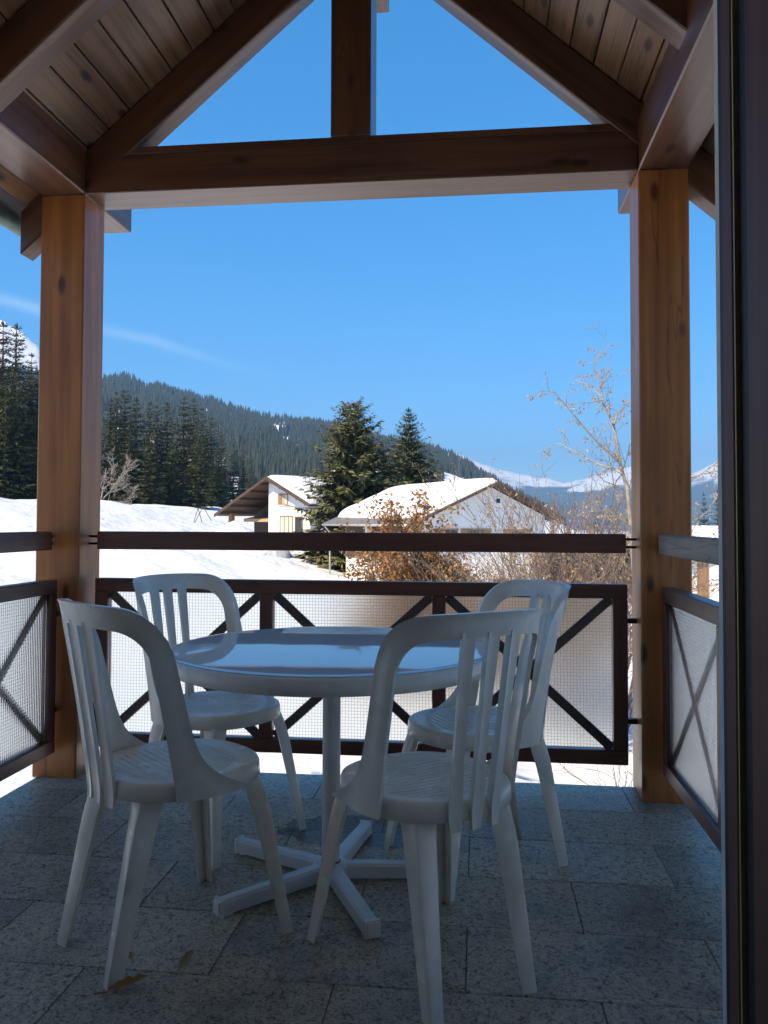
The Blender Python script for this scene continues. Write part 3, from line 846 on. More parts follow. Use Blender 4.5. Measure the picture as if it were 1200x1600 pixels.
def arch_curves(n):
    """outer and inner edge of the horseshoe in unrolled coordinates, from one foot over the top to the other"""
    out = []; inn = []
    def rounded(W, top, r, k):
        """k 0..1 from the right foot over the top to the left foot; straight stiles, round corners, slightly crowned top"""
        ls = top - r - Z_LO; lc = r * 1.62; lt = 2 * (W - r)
        s = k * (2 * ls + 2 * lc + lt)
        sg = 1
        if s > ls + lc + lt / 2: s = 2 * ls + 2 * lc + lt - s; sg = -1
        if s <= ls: u, z = W, Z_LO + s
        elif s <= ls + lc:
            a = (s - ls) / lc * math.pi / 2; e = 2.3
            c, q = math.cos(a), math.sin(a); f = (abs(c) ** e + abs(q) ** e) ** (-1 / e)
            u, z = W - r + r * c * f, top - r + r * q * f
        else: u, z = W - r - (s - ls - lc), top
        return sg * u, z + 0.016 * (1 - (u / W) ** 2) * max(0, (z - top + r) / r)
    for k in range(n + 1):
        uo, zo = rounded(HALF * 0.90, BACK_Z - 0.014, 0.135, k / n)
        ui, zi = rounded(HALF * 0.90 - 0.064, BACK_Z - 0.072, 0.085, k / n)
        dz = max(0.0, zo - Z_LO)
        uo += math.copysign(0.150 * math.exp(-(dz / 0.055) ** 1.3), uo)
        out.append((uo, zo)); inn.append((ui, zi))
    return out, inn
def make_arch():
    n = 96; o, i_ = arch_curves(n)
    grid = []
    for k in range(n + 1):
        row = []
        for j in range(6):
            t = j / 5
            row.append((o[k][0] + (i_[k][0] - o[k][0]) * t, o[k][1] + (i_[k][1] - o[k][1]) * t))
        grid.append(row)
    return shell_from_grid('back_frame', grid, 0.013)
def make_slat(u0):
    grid = []
    top = BACK_Z - 0.045
    for i in range(22):
        z = Z_LO - 0.022 + (top - Z_LO + 0.022) * i / 21
        h = i / 21
        w = 0.0138 + 0.002 * math.cos(h * math.pi * 2)
        if i < 3: w *= 0.75 + 0.125 * i
        uc = u0 * (0.92 + 0.16 * h)
        grid.append([(uc - w, z), (uc - w * 0.4, z), (uc + w * 0.4, z), (uc + w, z)])
    return shell_from_grid('slat', grid, 0.012)
def make_leg(top, foot, dirn, wt, wb, bulge):
    """V-section leg: corner points outwards along dirn; lofted from the seat rim to the floor"""
    top, foot = Vector(top), Vector(foot)
    d = Vector((dirn[0], dirn[1], 0)).normalized(); t = Vector((-d.y, d.x, 0))
    rings = []
    nn = 19
    for i in range(nn):
        h = (i / (nn - 1)) ** 1.35
        p = top.lerp(foot, h) + d * (bulge * math.sin(min(1, h * 3.2) * math.pi / 2) * (1 - h))
        p = p - d * {0: 0.006, 1: 0.002}.get(i, 0.0)
        w = wt + (wb - wt) * h ** 0.8
        w *= {0: 1.20, 1: 1.22, 2: 1.16, 3: 1.09, 4: 1.04}.get(i, 1.0)
        dep = w * 0.60 * {0: 0.22, 1: 0.36, 2: 0.55, 3: 0.75, 4: 0.9}.get(i, 1.0); th = 0.0065
        prof = [(-1, 1.0), (-0.95, 0.90), (-0.50, 0.42), (-0.16, 0.07), (0, 0.0), (0.16, 0.07), (0.50, 0.42), (0.95, 0.90), (1, 1.0)]
        outer = [p + t * (a * w / 2) - d * (b * dep) for a, b in prof]
        inner = [p + t * (a * (w / 2 - th * 1.1)) - d * (b * dep * 0.98 + th * (1.2 if abs(a) < 0.9 else 0.25)) for a, b in reversed(prof)]
        rings.append(outer + inner)
    m = len(rings[0]); V = [v for r in rings for v in r]; Fc = []
    for i in range(nn - 1):
        for k in range(m): Fc.append((i * m + k, i * m + (k + 1) % m, (i + 1) * m + (k + 1) % m, (i + 1) * m + k))
    h = m // 2
    for base in (0, (nn - 1) * m):
        for k in range(h - 1): Fc.append((base + k, base + k + 1, base + m - 2 - k, base + m - 1 - k))
    bm = bmesh.new(); vs = [bm.verts.new(v) for v in V]
    for f in Fc: bm.faces.new([vs[k] for k in f])
    return bm_mesh('leg', bm, True, math.radians(42))
M_SEAT, M_ARCH = make_seat(), make_arch()
M_SLATS = [make_slat(u) for u in (-0.056, 0.0, 0.056)]
zt = SEAT_Z - 0.008
M_LEGS = [make_leg((s * 0.152, 0.158, zt), (s * 0.228, 0.242, 0), (s * 0.75, 0.66), 0.078, 0.044, 0.022) for s in (-1, 1)] + \
         [make_leg((s * 0.132, -0.158, zt), (s * 0.152, -0.262, 0), (s * 0.62, -0.78), 0.092, 0.050, 0.020) for s in (-1, 1)]
def chair(x, y, deg, label):
    c = thing('chair', (x, y, 0), math.radians(deg - 90), label, 'chair', 'white plastic chairs around the table')
    put('seat', M_SEAT, PLASTIC_RIB, c, Matrix.Translation((0, 0, SEAT_Z)), True)
    put('back_frame', M_ARCH, PLASTIC, c, None, True)
    for me in M_SLATS: put('slat', me, PLASTIC, c, None, True)
    for me in M_LEGS: put('leg', me, PLASTIC, c, None, True)
    return c
chair(-0.836, 2.223, 49.9, 'white plastic chair nearest the left post, its back to the viewer')
chair(-0.134, 2.167, 126.3, 'nearest white plastic chair, right of centre, its back covering part of the table')
chair(-0.002, 2.800, 210.6, 'white plastic chair behind the table on the right, turned to face left')
chair(-0.950, 2.935, -30.0, 'white plastic chair behind the table on the left, in front of glass railing')

# ------------------------------------------------------------------ small things on the floor
def puddle():
    rnd = random.Random(8); V = [(0, 0, 0)]; Fc = []
    n = 64
    for k in range(n):
        a = 2 * math.pi * k / n
        r = 1 + 0.34 * fbm(math.cos(a) * 1.6, math.sin(a) * 1.6, 4.2, 4)
        V.append((0.27 * r * math.cos(a), 0.17 * r * math.sin(a), 0))
    for k in range(n): Fc.append((0, 1 + k, 1 + (k + 1) % n))
    return mesh('puddle', V, Fc, True)
def puddle_mat():
    m, nt, nd, lk, p = new_mat('melt_water')
    p.inputs['Base Color'].default_value = (0.045, 0.045, 0.045, 1); p.inputs['Alpha'].default_value = 0.38; p.inputs['IOR'].default_value = 1.5
    tc = N(nt, 'ShaderNodeTexCoord'); n = N(nt, 'ShaderNodeTexNoise'); n.inputs['Scale'].default_value = 60; n.inputs['Detail'].default_value = 4
    lk.new(tc.outputs['Object'], n.inputs['Vector'])
    p.inputs['Roughness'].default_value = 0.12
    b = N(nt, 'ShaderNodeBump'); b.inputs['Strength'].default_value = 0.35; b.inputs['Distance'].default_value = 0.003
    lk.new(n.outputs[0], b.inputs['Height']); lk.new(b.outputs[0], p.inputs['Normal'])
    return m
tag(put('puddle', puddle(), puddle_mat(), None, Matrix.Translation((-0.47, 3.00, 0.0016)) @ Matrix.Rotation(0.1, 4, 'Z')), 'thin wet patch reflecting the sky on the tiles under the table', 'puddle')
def leaf_mesh(seed, L=0.075, W=0.032):
    rnd = random.Random(seed); V = []; Fc = []
    n = 9
    for i in range(n):
        t = i / (n - 1)
        w = W * math.sin(math.pi * min(1, t * 0.97 + 0.015)) ** 0.8 * (1 + 0.18 * (-1) ** i)
        zc = 0.006 + 0.016 * t * t + 0.003 * rnd.random()
        for k, s in enumerate((-1, -0.5, 0, 0.5, 1)):
            V.append((t * L - L / 2, s * w / 2, zc + 0.35 * abs(s) * w * 0.6 + 0.0015 * rnd.random()))
    for i in range(n - 1):
        for k in range(4): Fc.append((i * 5 + k, i * 5 + k + 1, (i + 1) * 5 + k + 1, (i + 1) * 5 + k))
    off = len(V)
    for x, w in ((-L / 2 - 0.025, 0.0012), (-L / 2, 0.0015)):
        V += [(x, -w, 0.004), (x, w, 0.004), (x, 0, 0.007)]
    for k in range(3): Fc.append((off + k, off + (k + 1) % 3, off + 3 + (k + 1) % 3, off + 3 + k))
    return mesh('dry_leaf', V, Fc, True)
for i, ((u, v), rz, lab, sc) in enumerate((((200, 1549), 0.4, 'curled brown dry leaf by the front left chair foot', 1.25), ((291, 1505), 1.4, 'small olive brown dry leaf on tiles between chair legs', 0.8), ((200, 1497), 2.4, 'tiny dark dry leaf just behind the front left chair leg', 0.6))):
    d = ray(u, v); p = Vector((0, 0, H)) + d * (-H / d.z)
    tag(put('dry_leaf', leaf_mesh(i), DRYLEAF if i == 1 else OAK, None, Matrix.Translation((p.x, p.y, 0.0)) @ Matrix.Rotation(rz, 4, 'Z') @ Matrix.Scale(sc, 4)), lab, 'leaf', 'dry leaves on the floor')

# ------------------------------------------------------------------ conifers
def kite(V, Fc, p, d, side, L, w):
    """flat pointed spray from p along d, width w along side"""
    b = len(V)
    V += [p, p + d * (L * 0.45) + side * (w / 2), p + d * L, p + d * (L * 0.45) - side * (w / 2)]
    Fc.append((b, b + 1, b + 2, b + 3))
def spruce_meshes(hgt, rad, seed, whorls, per, sprays, bare=0.06, ragged=0.25, droop=0.32, shape=0.85, fine=1.0):
    rd = random.Random(seed)
    V, Fc = [], []
    lean = Vector((rd.uniform(-0.02, 0.02), rd.uniform(-0.02, 0.02), 0))
    BV, BF = [], []
    for wv in range(whorls):
        t = bare + (1 - bare) * ((wv + rd.random() * 0.7) / whorls)
        z = hgt * t
        env = (1 - t) ** shape
        if t < 0.16: env *= 0.72 + 1.75 * (t - bare)
        nb = max(3, int(per * (0.55 + 0.45 * (1 - t))))
        ph = rd.random() * 6.28
        sect = 1 + ragged * 0.7 * math.sin(ph + wv * 0.7)
        for k in range(nb):
            a = ph + 6.283 * k / nb + rd.uniform(-0.3, 0.3)
            L = rad * env * (1 + rd.uniform(-ragged, ragged)) * (1 + 0.22 * mnoise.noise(Vector((math.cos(a) * 1.5, math.sin(a) * 1.5, z * 0.55 + seed)))) + 0.02 * hgt * (1 - t) + 0.006 * hgt
            out = Vector((math.cos(a), math.sin(a), 0)); tang = Vector((-out.y, out.x, 0))
            up0 = 0.55 * t - 0.12; dr = droop * (1.1 - t)
            def P(s): return Vector((0, 0, z)) + lean * z + out * (L * s) + Vector((0, 0, L * (up0 * s - dr * s * s + 0.16 * s ** 4)))
            if L > 0.5: tube_arrays([P(0), P(0.5), P(0.95)], [0.014 * L + 0.006, 0.009 * L, 0.003], 3, BV, BF, cap=False)
            ns = max(3, int(sprays * (0.35 + 0.65 * L / rad)))
            for i in range(ns):
                s = 0.12 + 0.88 * (i + rd.random() * 0.6) / ns
                p = P(min(s, 1.0))
                ln = L * (0.36 - 0.22 * s) * rd.uniform(0.7, 1.25) + 0.012 * hgt * fine
                for sd in (-1, 1):
                    d = (out * rd.uniform(0.35, 0.9) + tang * sd * rd.uniform(0.5, 1.0) + Vector((0, 0, rd.uniform(-0.45, 0.12)))).normalized()
                    sv = d.cross(Vector((rd.uniform(-0.5, 0.5), rd.uniform(-0.5, 0.5), 1))).normalized()
                    kite(V, Fc, p, d, sv, ln, ln * rd.uniform(0.28, 0.5))
                if rd.random() < 0.75:
                    d = (out * rd.uniform(0.0, 0.5) + tang * rd.uniform(-0.4, 0.4) + Vector((0, 0, -1))).normalized()
                    kite(V, Fc, p, d, tang, ln * 0.7, ln * 0.3)
            kite(V, Fc, P(0.9), (P(1.0) - P(0.9)).normalized(), tang, 0.14 * L + 0.01 * hgt, 0.05 * L + 0.004 * hgt)
    top = lean * hgt + Vector((0, 0, hgt))
    for k in range(6): kite(V, Fc, top - Vector((0, 0, 0.03 * hgt)), Vector((rd.uniform(-0.25, 0.25), rd.uniform(-0.25, 0.25), 1)).normalized(), Vector((math.cos(k), math.sin(k), 0)), 0.04 * hgt, 0.007 * hgt)
    TV, TF = tube_arrays([(0, 0, -0.6), lean * hgt * 0.3 + Vector((0, 0, hgt * 0.3)), lean * hgt * 0.97 + Vector((0, 0, hgt * 0.97))], [0.0155 * hgt, 0.010 * hgt, 0.0012 * hgt], 7)
    o = len(TV); TV += BV; TF += [tuple(i + o for i in f) for f in BF]
    return mesh('crown', V, Fc), mesh('trunk', TV, TF, True)
def plant_spruce(pair, loc, rz, sc, label, group, mat=NEEDLE):
    t = thing('spruce_tree', loc, rz, label, 'tree', group)
    S = Matrix.Diagonal((sc[0], sc[0], sc[1], 1))
    for nm, me, m in (('crown', pair[0], mat), ('trunk', pair[1], BARK)):
        if len(me.materials) == 0: me.materials.append(m)
        put(nm, me, m, t, S, True)
    return t
# the dark wood at the left: each tree where the photo shows its tip (tip pixel, distance)
STAND = [spruce_meshes(20, 2.9, 11 + i, 30, 9, 7, 0.05, 0.28, 0.38, 0.62 + 0.08 * i, 1.0) for i in range(4)]
TIPS = [(-30, 530, 104), (8, 503, 106), (23, 507, 98), (46, 552, 112), (-12, 545, 120), (61, 580, 112),
        (171, 622, 128), (182, 612, 134), (196, 609, 138), (214, 622, 126), (232, 628, 150), (247, 634, 146), (262, 628, 152), (288, 620, 140), (301, 622, 148), (320, 638, 136), (331, 652, 150), (346, 668, 142), (365, 684, 150), (381, 690, 156), (392, 714, 162),
        (236, 680, 112), (308, 670, 118), (205, 660, 118), (270, 690, 116), (338, 700, 128), (180, 668, 120), (30, 600, 96), (55, 640, 100), (8, 610, 94)]
ORD = ['first', 'second', 'third', 'fourth', 'fifth', 'sixth', 'seventh', 'eighth', 'ninth', 'tenth', 'eleventh', 'twelfth', 'thirteenth', 'fourteenth', 'fifteenth']
def spruce_label(i):
    u, v, y = TIPS[i]
    if u < 62:
        tall = sorted([t for t in TIPS if t[0] < 62 and t[1] < 590], key=lambda t: t[0])
        low = sorted([t for t in TIPS if t[0] < 62 and t[1] >= 590], key=lambda t: t[0])
        if v < 590: return '%s tall spruce from the photo\'s left edge, left of the post' % ORD[tall.index(TIPS[i])]
        return '%s lower spruce from the left edge, in front of the tall ones' % ORD[low.index(TIPS[i])]
    back = sorted([t for t in TIPS if t[0] >= 62 and t[0] not in (236, 308, 205, 270, 338, 180)], key=lambda t: t[0])
    front = sorted([t for t in TIPS if t[0] in (236, 308, 205, 270, 338, 180)], key=lambda t: t[0])
    if TIPS[i] in front: return '%s from the left of the shorter spruces fronting the dark wood' % ORD[front.index(TIPS[i])]
    return '%s spruce tip along the dark wood, counted from the left post' % ORD[back.index(TIPS[i])]
for i, (u, v, y) in enumerate(TIPS):
    p = sight(u, v, y)
    gz = ground_z(p.x, p.y) - 0.3
    h = p.z - gz
    plant_spruce(STAND[i % 4], (p.x, p.y, gz), i * 1.7, (h / 20 * (1.0 if u > 340 else 1.45), h / 20), spruce_label(i), 'spruces of the dark wood at the left')
# two spruces among the houses
p = sight(556, 630, 63); gz = ground_z(p.x, p.y) - 0.2; hh = p.z - gz
plant_spruce(spruce_meshes(hh, 3.9, 91, 52, 12, 17, 0.03, 0.50, 0.30, 0.46, 0.7), (p.x, p.y, gz), 0.3, (1, 1), 'big shaggy olive green spruce between the two white houses', None, NEEDLE_MID)
p = sight(643, 638, 74); gz = ground_z(p.x, p.y) - 0.3; hh = p.z - gz
plant_spruce(spruce_meshes(hh, 4.6, 57, 44, 12, 12, 0.03, 0.22, 0.22, 0.80, 0.9), (p.x, p.y, gz), 0.3, (1, 1), 'neat conical green spruce rising behind the snowy roof of the right house', None, NEEDLE)
# dark conifers far right, beyond the post
for i, (u, v, y) in enumerate(((1100, 770, 150), (1122, 765, 140))):
    p = sight(u, v, y); gz = ground_z(p.x, p.y)
    plant_spruce(STAND[(i + 1) % 4], (p.x, p.y, gz), i, ((p.z - gz) / 26, (p.z - gz) / 20), ['small dark conifer in the gap next to the right post', 'dark conifer in the right gap, next to the door frame'][i], 'conifers beyond the right post', NEEDLE_MID)

# forest on the far hill: thousands of trees that read as one mass
def far_forest():
    rd = np.random.RandomState(3)
    Vt = []; Ft = []
    cone_v = []; cone_f = []
    # one jagged tree of three star tiers
    for j, (z0, z1, r) in enumerate(((0.05, 0.55, 0.17), (0.30, 0.80, 0.125), (0.58, 1.0, 0.08))):
        b = len(cone_v); n = 8
        for k in range(n):
            a = 2 * math.pi * k / n + j; q = r * (1.0 if k % 2 else 0.55)
            cone_v.append((q * math.cos(a), q * math.sin(a), z0 + (0.0 if k % 2 else 0.06)))
        cone_v.append((0, 0, z1))
        for k in range(n): cone_f.append((b + k, b + (k + 1) % n, b + n))
    cv = np.array(cone_v); cf = np.array(cone_f)
    count = 0
    for _ in range(26000):
        u = rd.uniform(-60, 860); t = rd.uniform(0.0, 1.0) ** 0.62
        if t > 1: continue
        den = fbm(u * 0.035, t * 9.0, 2.5, 4)
        if den < -0.30 + (0.10 if (320 < u < 500 and t < 0.75) else 0) + (0.22 if (t > 0.93 and u < 230) else 0): continue
        if u > 690 and t < 0.6: continue
        p = forest_pt(u, t)
        h = rd.uniform(11, 27) * (1 + 0.25 * fbm(u * 0.05, t * 9, 8.0, 2)) * (0.8 if t > 0.9 else 1.0)
        a = rd.uniform(0, 6.28); c, s = math.cos(a), math.sin(a)
        w = h * rd.uniform(0.8, 1.15)
        v = np.stack([(cv[:, 0] * c - cv[:, 1] * s) * w + p.x, (cv[:, 0] * s + cv[:, 1] * c) * w + p.y, cv[:, 2] * h + p.z - 0.5], 1)
        Vt.append(v); Ft.append(cf + count * len(cv)); count += 1
    V = np.concatenate(Vt); Fq = np.concatenate(Ft)
    me = bpy.data.meshes.new('hill_forest')
    me.vertices.add(len(V)); me.vertices.foreach_set('co', V.ravel())
    me.loops.add(Fq.size); me.loops.foreach_set('vertex_index', Fq.ravel().astype(np.int32))
    me.polygons.add(len(Fq)); me.polygons.foreach_set('loop_start', np.arange(0, Fq.size, 3, dtype=np.int32)); me.polygons.foreach_set('loop_total', np.full(len(Fq), 3, dtype=np.int32))
    me.update(); me.validate()
    return me
tag(put('hill_forest', far_forest(), NEEDLE_FAR), 'dense spruce forest covering the hill behind the houses', 'forest', kind='stuff')

# ------------------------------------------------------------------ leafless and dry-leaved trees
def grow(rd, V, Fc, tips, p, d, L, r, depth, spread, up, gnarl, sides=4, kids=(3, 5), shrink=0.62, minr=0.004):
    n = 4; pts = [p]; dd = d.copy()
    for i in range(n):
        dd = (dd + Vector((rd.gauss(0, gnarl), rd.gauss(0, gnarl), rd.gauss(0, gnarl) + up))).normalized()
        pts.append(pts[-1] + dd * (L / n))
    radii = [max(minr, r * (1 - 0.55 * i / n)) for i in range(n + 1)]
    tube_arrays(pts, radii, sides if depth > 1 else 3, V, Fc, cap=False)
    if depth <= 1:
        tips.extend(pts[1:]); 
        if depth <= 0: return
    for k in range(rd.randint(*kids)):
        f = rd.uniform(0.3, 1.0); i = min(n - 1, int(f * n)); q = pts[i].lerp(pts[i + 1], f * n - i)
        dv = (pts[i + 1] - pts[i]).normalized()
        rv = Vector((rd.gauss(0, 1), rd.gauss(0, 1), rd.gauss(0, 1)))
        side = (rv - dv * rv.dot(dv)).normalized()
        nd = (dv * rd.uniform(0.5, 1.0) + side * spread * rd.uniform(0.7, 1.2)).normalized()
        grow(rd, V, Fc, tips, q, nd, L * shrink * rd.uniform(0.7, 1.15), r * 0.55, depth - 1, spread, up, gnarl, sides, kids, shrink, minr)
def leaves_mesh(rd, tips, count, size, jitter, droop=0.3):
    V = []; Fc = []
    for _ in range(count):
        p = rd.choice(tips) + Vector((rd.gauss(0, jitter), rd.gauss(0, jitter), rd.gauss(0, jitter)))
        d = Vector((rd.gauss(0, 1), rd.gauss(0, 1), rd.gauss(0, 1) - droop)).normalized()
        s = d.cross(Vector((rd.gauss(0, 1), rd.gauss(0, 1), rd.gauss(0, 1)))).normalized()
        nrm = d.cross(s)
        L = size * rd.uniform(0.6, 1.25); w = L * rd.uniform(0.45, 0.7)
        b = len(V)
        V += [p, p + d * L * 0.35 + s * w * 0.5 + nrm * L * 0.10, p + d * L * 0.75 + s * w * 0.38 + nrm * L * 0.12, p + d * L, p + d * L * 0.75 - s * w * 0.38 + nrm * L * 0.14, p + d * L * 0.35 - s * w * 0.5 + nrm * L * 0.10]
        Fc += [(b, b + 1, b + 2, b + 3), (b, b + 3, b + 4, b + 5)]
    return mesh('crown', V, Fc)
def dry_tree(name, loc, label, cat, seed, stems, depth, nleaf, lsize, bark, leafm, group=None, jitter=0.06, kids=(3, 5), shrink=0.62, spread=0.75, up=0.06, gnarl=0.16, minr=0.004, sides=4):
    rd = random.Random(seed); V = []; Fc = []; tips = []
    for (d, L, r) in stems:
        grow(rd, V, Fc, tips, Vector((rd.uniform(-0.1, 0.1), rd.uniform(-0.1, 0.1), -0.1)), Vector(d).normalized(), L, r, depth, spread, up, gnarl, sides, kids, shrink, minr)
    t = thing(name, loc, 0, label, cat, group)
    put('trunk', mesh('trunk', V, Fc, True), bark, t, None, True)
    if nleaf: put('crown', leaves_mesh(rd, tips, nleaf, lsize, jitter), leafm, t, None, True)
    return t
def at_ground(u, y):
    x = bearing(u) * y; return (x, y, ground_z(x, y))
# the young oak that keeps its brown leaves
dry_tree('oak_tree', at_ground(642, 23), 'young oak full of dry brown leaves in front of the right house', 'tree', 5,
         [((0.02, 0, 1), 2.8, 0.06), ((0.26, 0.1, 1), 2.4, 0.045), ((-0.32, -0.1, 1), 2.6, 0.045), ((0.5, -0.2, 0.8), 1.95, 0.035), ((-0.6, 0.2, 0.8), 1.95, 0.035), ((0.1, 0.5, 0.9), 2.2, 0.04), ((-0.12, 0.05, 1), 2.85, 0.05)], 3, 27000, 0.115, BARK_GREY, OAK, None, 0.10, (4, 6), 0.64, 0.75, 0.07)
dry_tree('oak_bush', at_ground(590, 21), 'low brown-leaved oak bush left of the young oak, under the handrail', 'bush', 15,
         [((0.2, 0, 1), 1.5, 0.03), ((-0.3, 0.1, 1), 1.5, 0.03), ((0.5, 0.2, 0.8), 1.3, 0.025), ((-0.6, -0.2, 0.8), 1.2, 0.025), ((0, 0.4, 1), 1.4, 0.03)], 3, 8500, 0.115, BARK_GREY, OAK, None, 0.06, (3, 4), 0.6, 0.8)
dry_tree('oak_bush', at_ground(735, 20), 'brown-leaved bush right of the young oak, before the white gable', 'bush', 16,
         [((0.2, 0, 1), 1.6, 0.03), ((-0.3, 0.1, 1), 1.4, 0.03), ((0.6, 0.2, 0.8), 1.3, 0.025), ((-0.6, -0.2, 0.8), 1.2, 0.025), ((0, 0.4, 1), 1.5, 0.03)], 3, 6500, 0.11, TWIG, OAK, None, 0.06, (3, 4), 0.6, 0.8)
# twiggy shrubs along the right
for i, (u, y, nl, lab) in enumerate(((800, 19, 700, 'leafless twiggy shrub before the right corner of the white gable house'), (862, 17, 1100, 'tangled reddish shrub with scattered dry leaves left of the birch'), (925, 16, 1500, 'dense shrub with yellowish dry leaves at the foot of the birch'), (968, 18, 1000, 'twiggy shrub half hidden behind the right post'))):
    dry_tree('shrub', at_ground(u, y), lab, 'shrub', 30 + i,
             [((math.sin(k * 1.3) * 0.45, math.cos(k * 2.1) * 0.4, 1), 2.5 + 0.45 * ((k * 7 + i) % 3), 0.024) for k in range(14)], 3, int(nl * 1.2), 0.07, TWIG, DRYLEAF, 'shrubs along the right', 0.05, (3, 5), 0.58, 0.55, 0.10, 0.12, 0.0045, 3)
dry_tree('willow_sapling', at_ground(884, 18), 'slender leafless sapling with upright fine twigs left of the birch', 'tree', 44,
         [((0.03, 0, 1), 3.9, 0.045), ((-0.18, 0, 1), 3.2, 0.03), ((0.2, 0.1, 1), 3.2, 0.03)], 3, 500, 0.06, TWIG, DRYLEAF, None, 0.05, (4, 6), 0.5, 0.5, 0.10, 0.10, 0.004, 3)
# bare shrubs on the slope just below the balcony
for i, (x, y) in enumerate(((1.1, 9.5), (0.2, 11.0), (2.2, 12.5), (-0.3, 13.5))):
    dry_tree('bare_shrub', (x, y, ground_z(x, y)), ['low bare shrub in the snow just below the right post', 'bare twigs in snow below the right pane of the front railing', 'bare shrub in the snow beyond the right post', 'farthest bare twigs in snow below the front railing, left of the others'][i], 'shrub', 60 + i,
             [((math.sin(k * 1.9 + i) * 0.9, math.cos(k * 1.9 + i) * 0.9, 0.7), 0.95, 0.012) for k in range(7)], 2, 0, 0, TWIG, None, 'bare shrubs below the balcony', 0.05, (2, 4), 0.6, 0.7, 0.02, 0.18, 0.0035, 3)
# bare tree at the edge of the dark wood
dry_tree('bare_tree', at_ground(150, 92), 'pale leafless tree in front of the dark wood beside the left post', 'tree', 71,
         [((0.5, 0, 1), 4.6, 0.12), ((0.9, 0.2, 0.7), 4.4, 0.10), ((1.0, -0.1, 0.35), 4.0, 0.09), ((-0.2, -0.1, 1), 5.0, 0.10)], 4, 0, 0, BARK_GREY, None, None, 0.1, (3, 5), 0.58, 0.6, 0.03, 0.14, 0.014, 3)
dry_tree('bare_tree', at_ground(1096, 60), 'leafless tree with a few dry leaves in the gap right of the post', 'tree', 72,
         [((0.05, 0, 1), 3.2, 0.07), ((-0.25, 0, 1), 2.8, 0.05), ((0.3, 0, 1), 2.8, 0.05)], 4, 500, 0.16, TWIG, DRYLEAF, None, 0.1, (3, 5), 0.58, 0.7, 0.05, 0.14, 0.008, 3)
# the birch beside the right post: main limbs follow the photograph, twigs are grown
def birch():
    rd = random.Random(21)
    Y0 = 14.0
    def L(pts, dy):
        n = len(pts)
        return [sight(820 + a / 4, 520 + b / 4, Y0 + dy * i / max(1, n - 1)) for i, (a, b) in enumerate(pts)]
    base = sight(1004, 1195, Y0); base.z = ground_z(base.x, base.y) - 0.1
    trunk = [base, sight(998, 1000, Y0), sight(986, 830, Y0)] + L([(640, 970), (600, 840), (575, 680), (548, 560), (490, 440), (480, 370), (465, 280), (440, 200), (425, 150)], 0.3)
    limbs = [(trunk, 0.047, 0.005),
             (L([(592, 810), (520, 740), (450, 680), (370, 590), (270, 470), (185, 370), (90, 365)], -0.7), 0.028, 0.005),
             (L([(612, 880), (540, 845), (470, 825), (390, 790), (290, 730), (210, 690), (150, 715), (95, 750)], 0.8), 0.022, 0.004),
             (L([(552, 570), (525, 500), (490, 440)], 0.4), 0.02, 0.008),
             (L([(556, 575), (580, 500), (640, 450), (700, 380)], 0.5), 0.022, 0.005),
             (L([(632, 985), (560, 950), (500, 930), (440, 860)], -0.6), 0.014, 0.004),
             (L([(480, 400), (400, 330), (310, 290)], 0.5), 0.012, 0.004),
             (L([(485, 420), (420, 435), (320, 440)], -0.4), 0.011, 0.004),
             (L([(470, 330), (520, 290), (545, 255)], -0.3), 0.010, 0.004),
             (L([(440, 190), (500, 110), (535, 70)], 0.2), 0.009, 0.004),
             (L([(640, 1200), (540, 1120), (400, 1100), (340, 1050)], -0.8), 0.018, 0.004),
             ([sight(988, 800, Y0), sight(1040, 770, Y0 - .2), sight(1090, 745, Y0 - .4), sight(1130, 715, Y0 - .5)], 0.020, 0.005),
             ([sight(990, 780, Y0), sight(1050, 755, Y0 + .3), sight(1100, 740, Y0 + .5), sight(1150, 728, Y0 + .7)], 0.016, 0.005),
             ([sight(995, 900, Y0), sight(1060, 830, Y0 + .3), sight(1105, 800, Y0 + .5), sight(1130, 760, Y0 + .7)], 0.016, 0.005)]
    V = []; Fc = []; tips = []
    for pts, ra, rb in limbs:
        n = len(pts)
        tube_arrays(pts, [ra + (rb - ra) * (i / (n - 1)) ** 0.8 for i in range(n)], 6, V, Fc, cap=False)
        for i in range(n - 1):
            seg = pts[i + 1] - pts[i]
            if pts[i].z < 0.4: continue
            for k in range(max(2, int(seg.length / 0.11))):
                q = pts[i].lerp(pts[i + 1], rd.random())
                dv = seg.normalized()
                rv = Vector((rd.gauss(0, 1), rd.gauss(0, 1), rd.gauss(0, 1))); side = (rv - dv * rv.dot(dv)).normalized()
                grow(rd, V, Fc, tips, q, (dv * 0.6 + side).normalized(), rd.uniform(0.14, 0.42), 0.006, 1, 0.8, 0.03, 0.22, 3, (1, 3), 0.6, 0.0021)
    t = thing('birch_tree', tuple(base), 0, 'thin birch with bare limbs and sparse dry catkins left of the right post', 'tree')
    o = base
    put('trunk', mesh('trunk', [v - o for v in V], Fc, True), BARK_GREY, t, None, True)
    tp = [q - o for q in tips]
    put('crown', leaves_mesh(rd, tp, 900, 0.045, 0.02, 1.4), DRYLEAF, t, None, True)
birch()

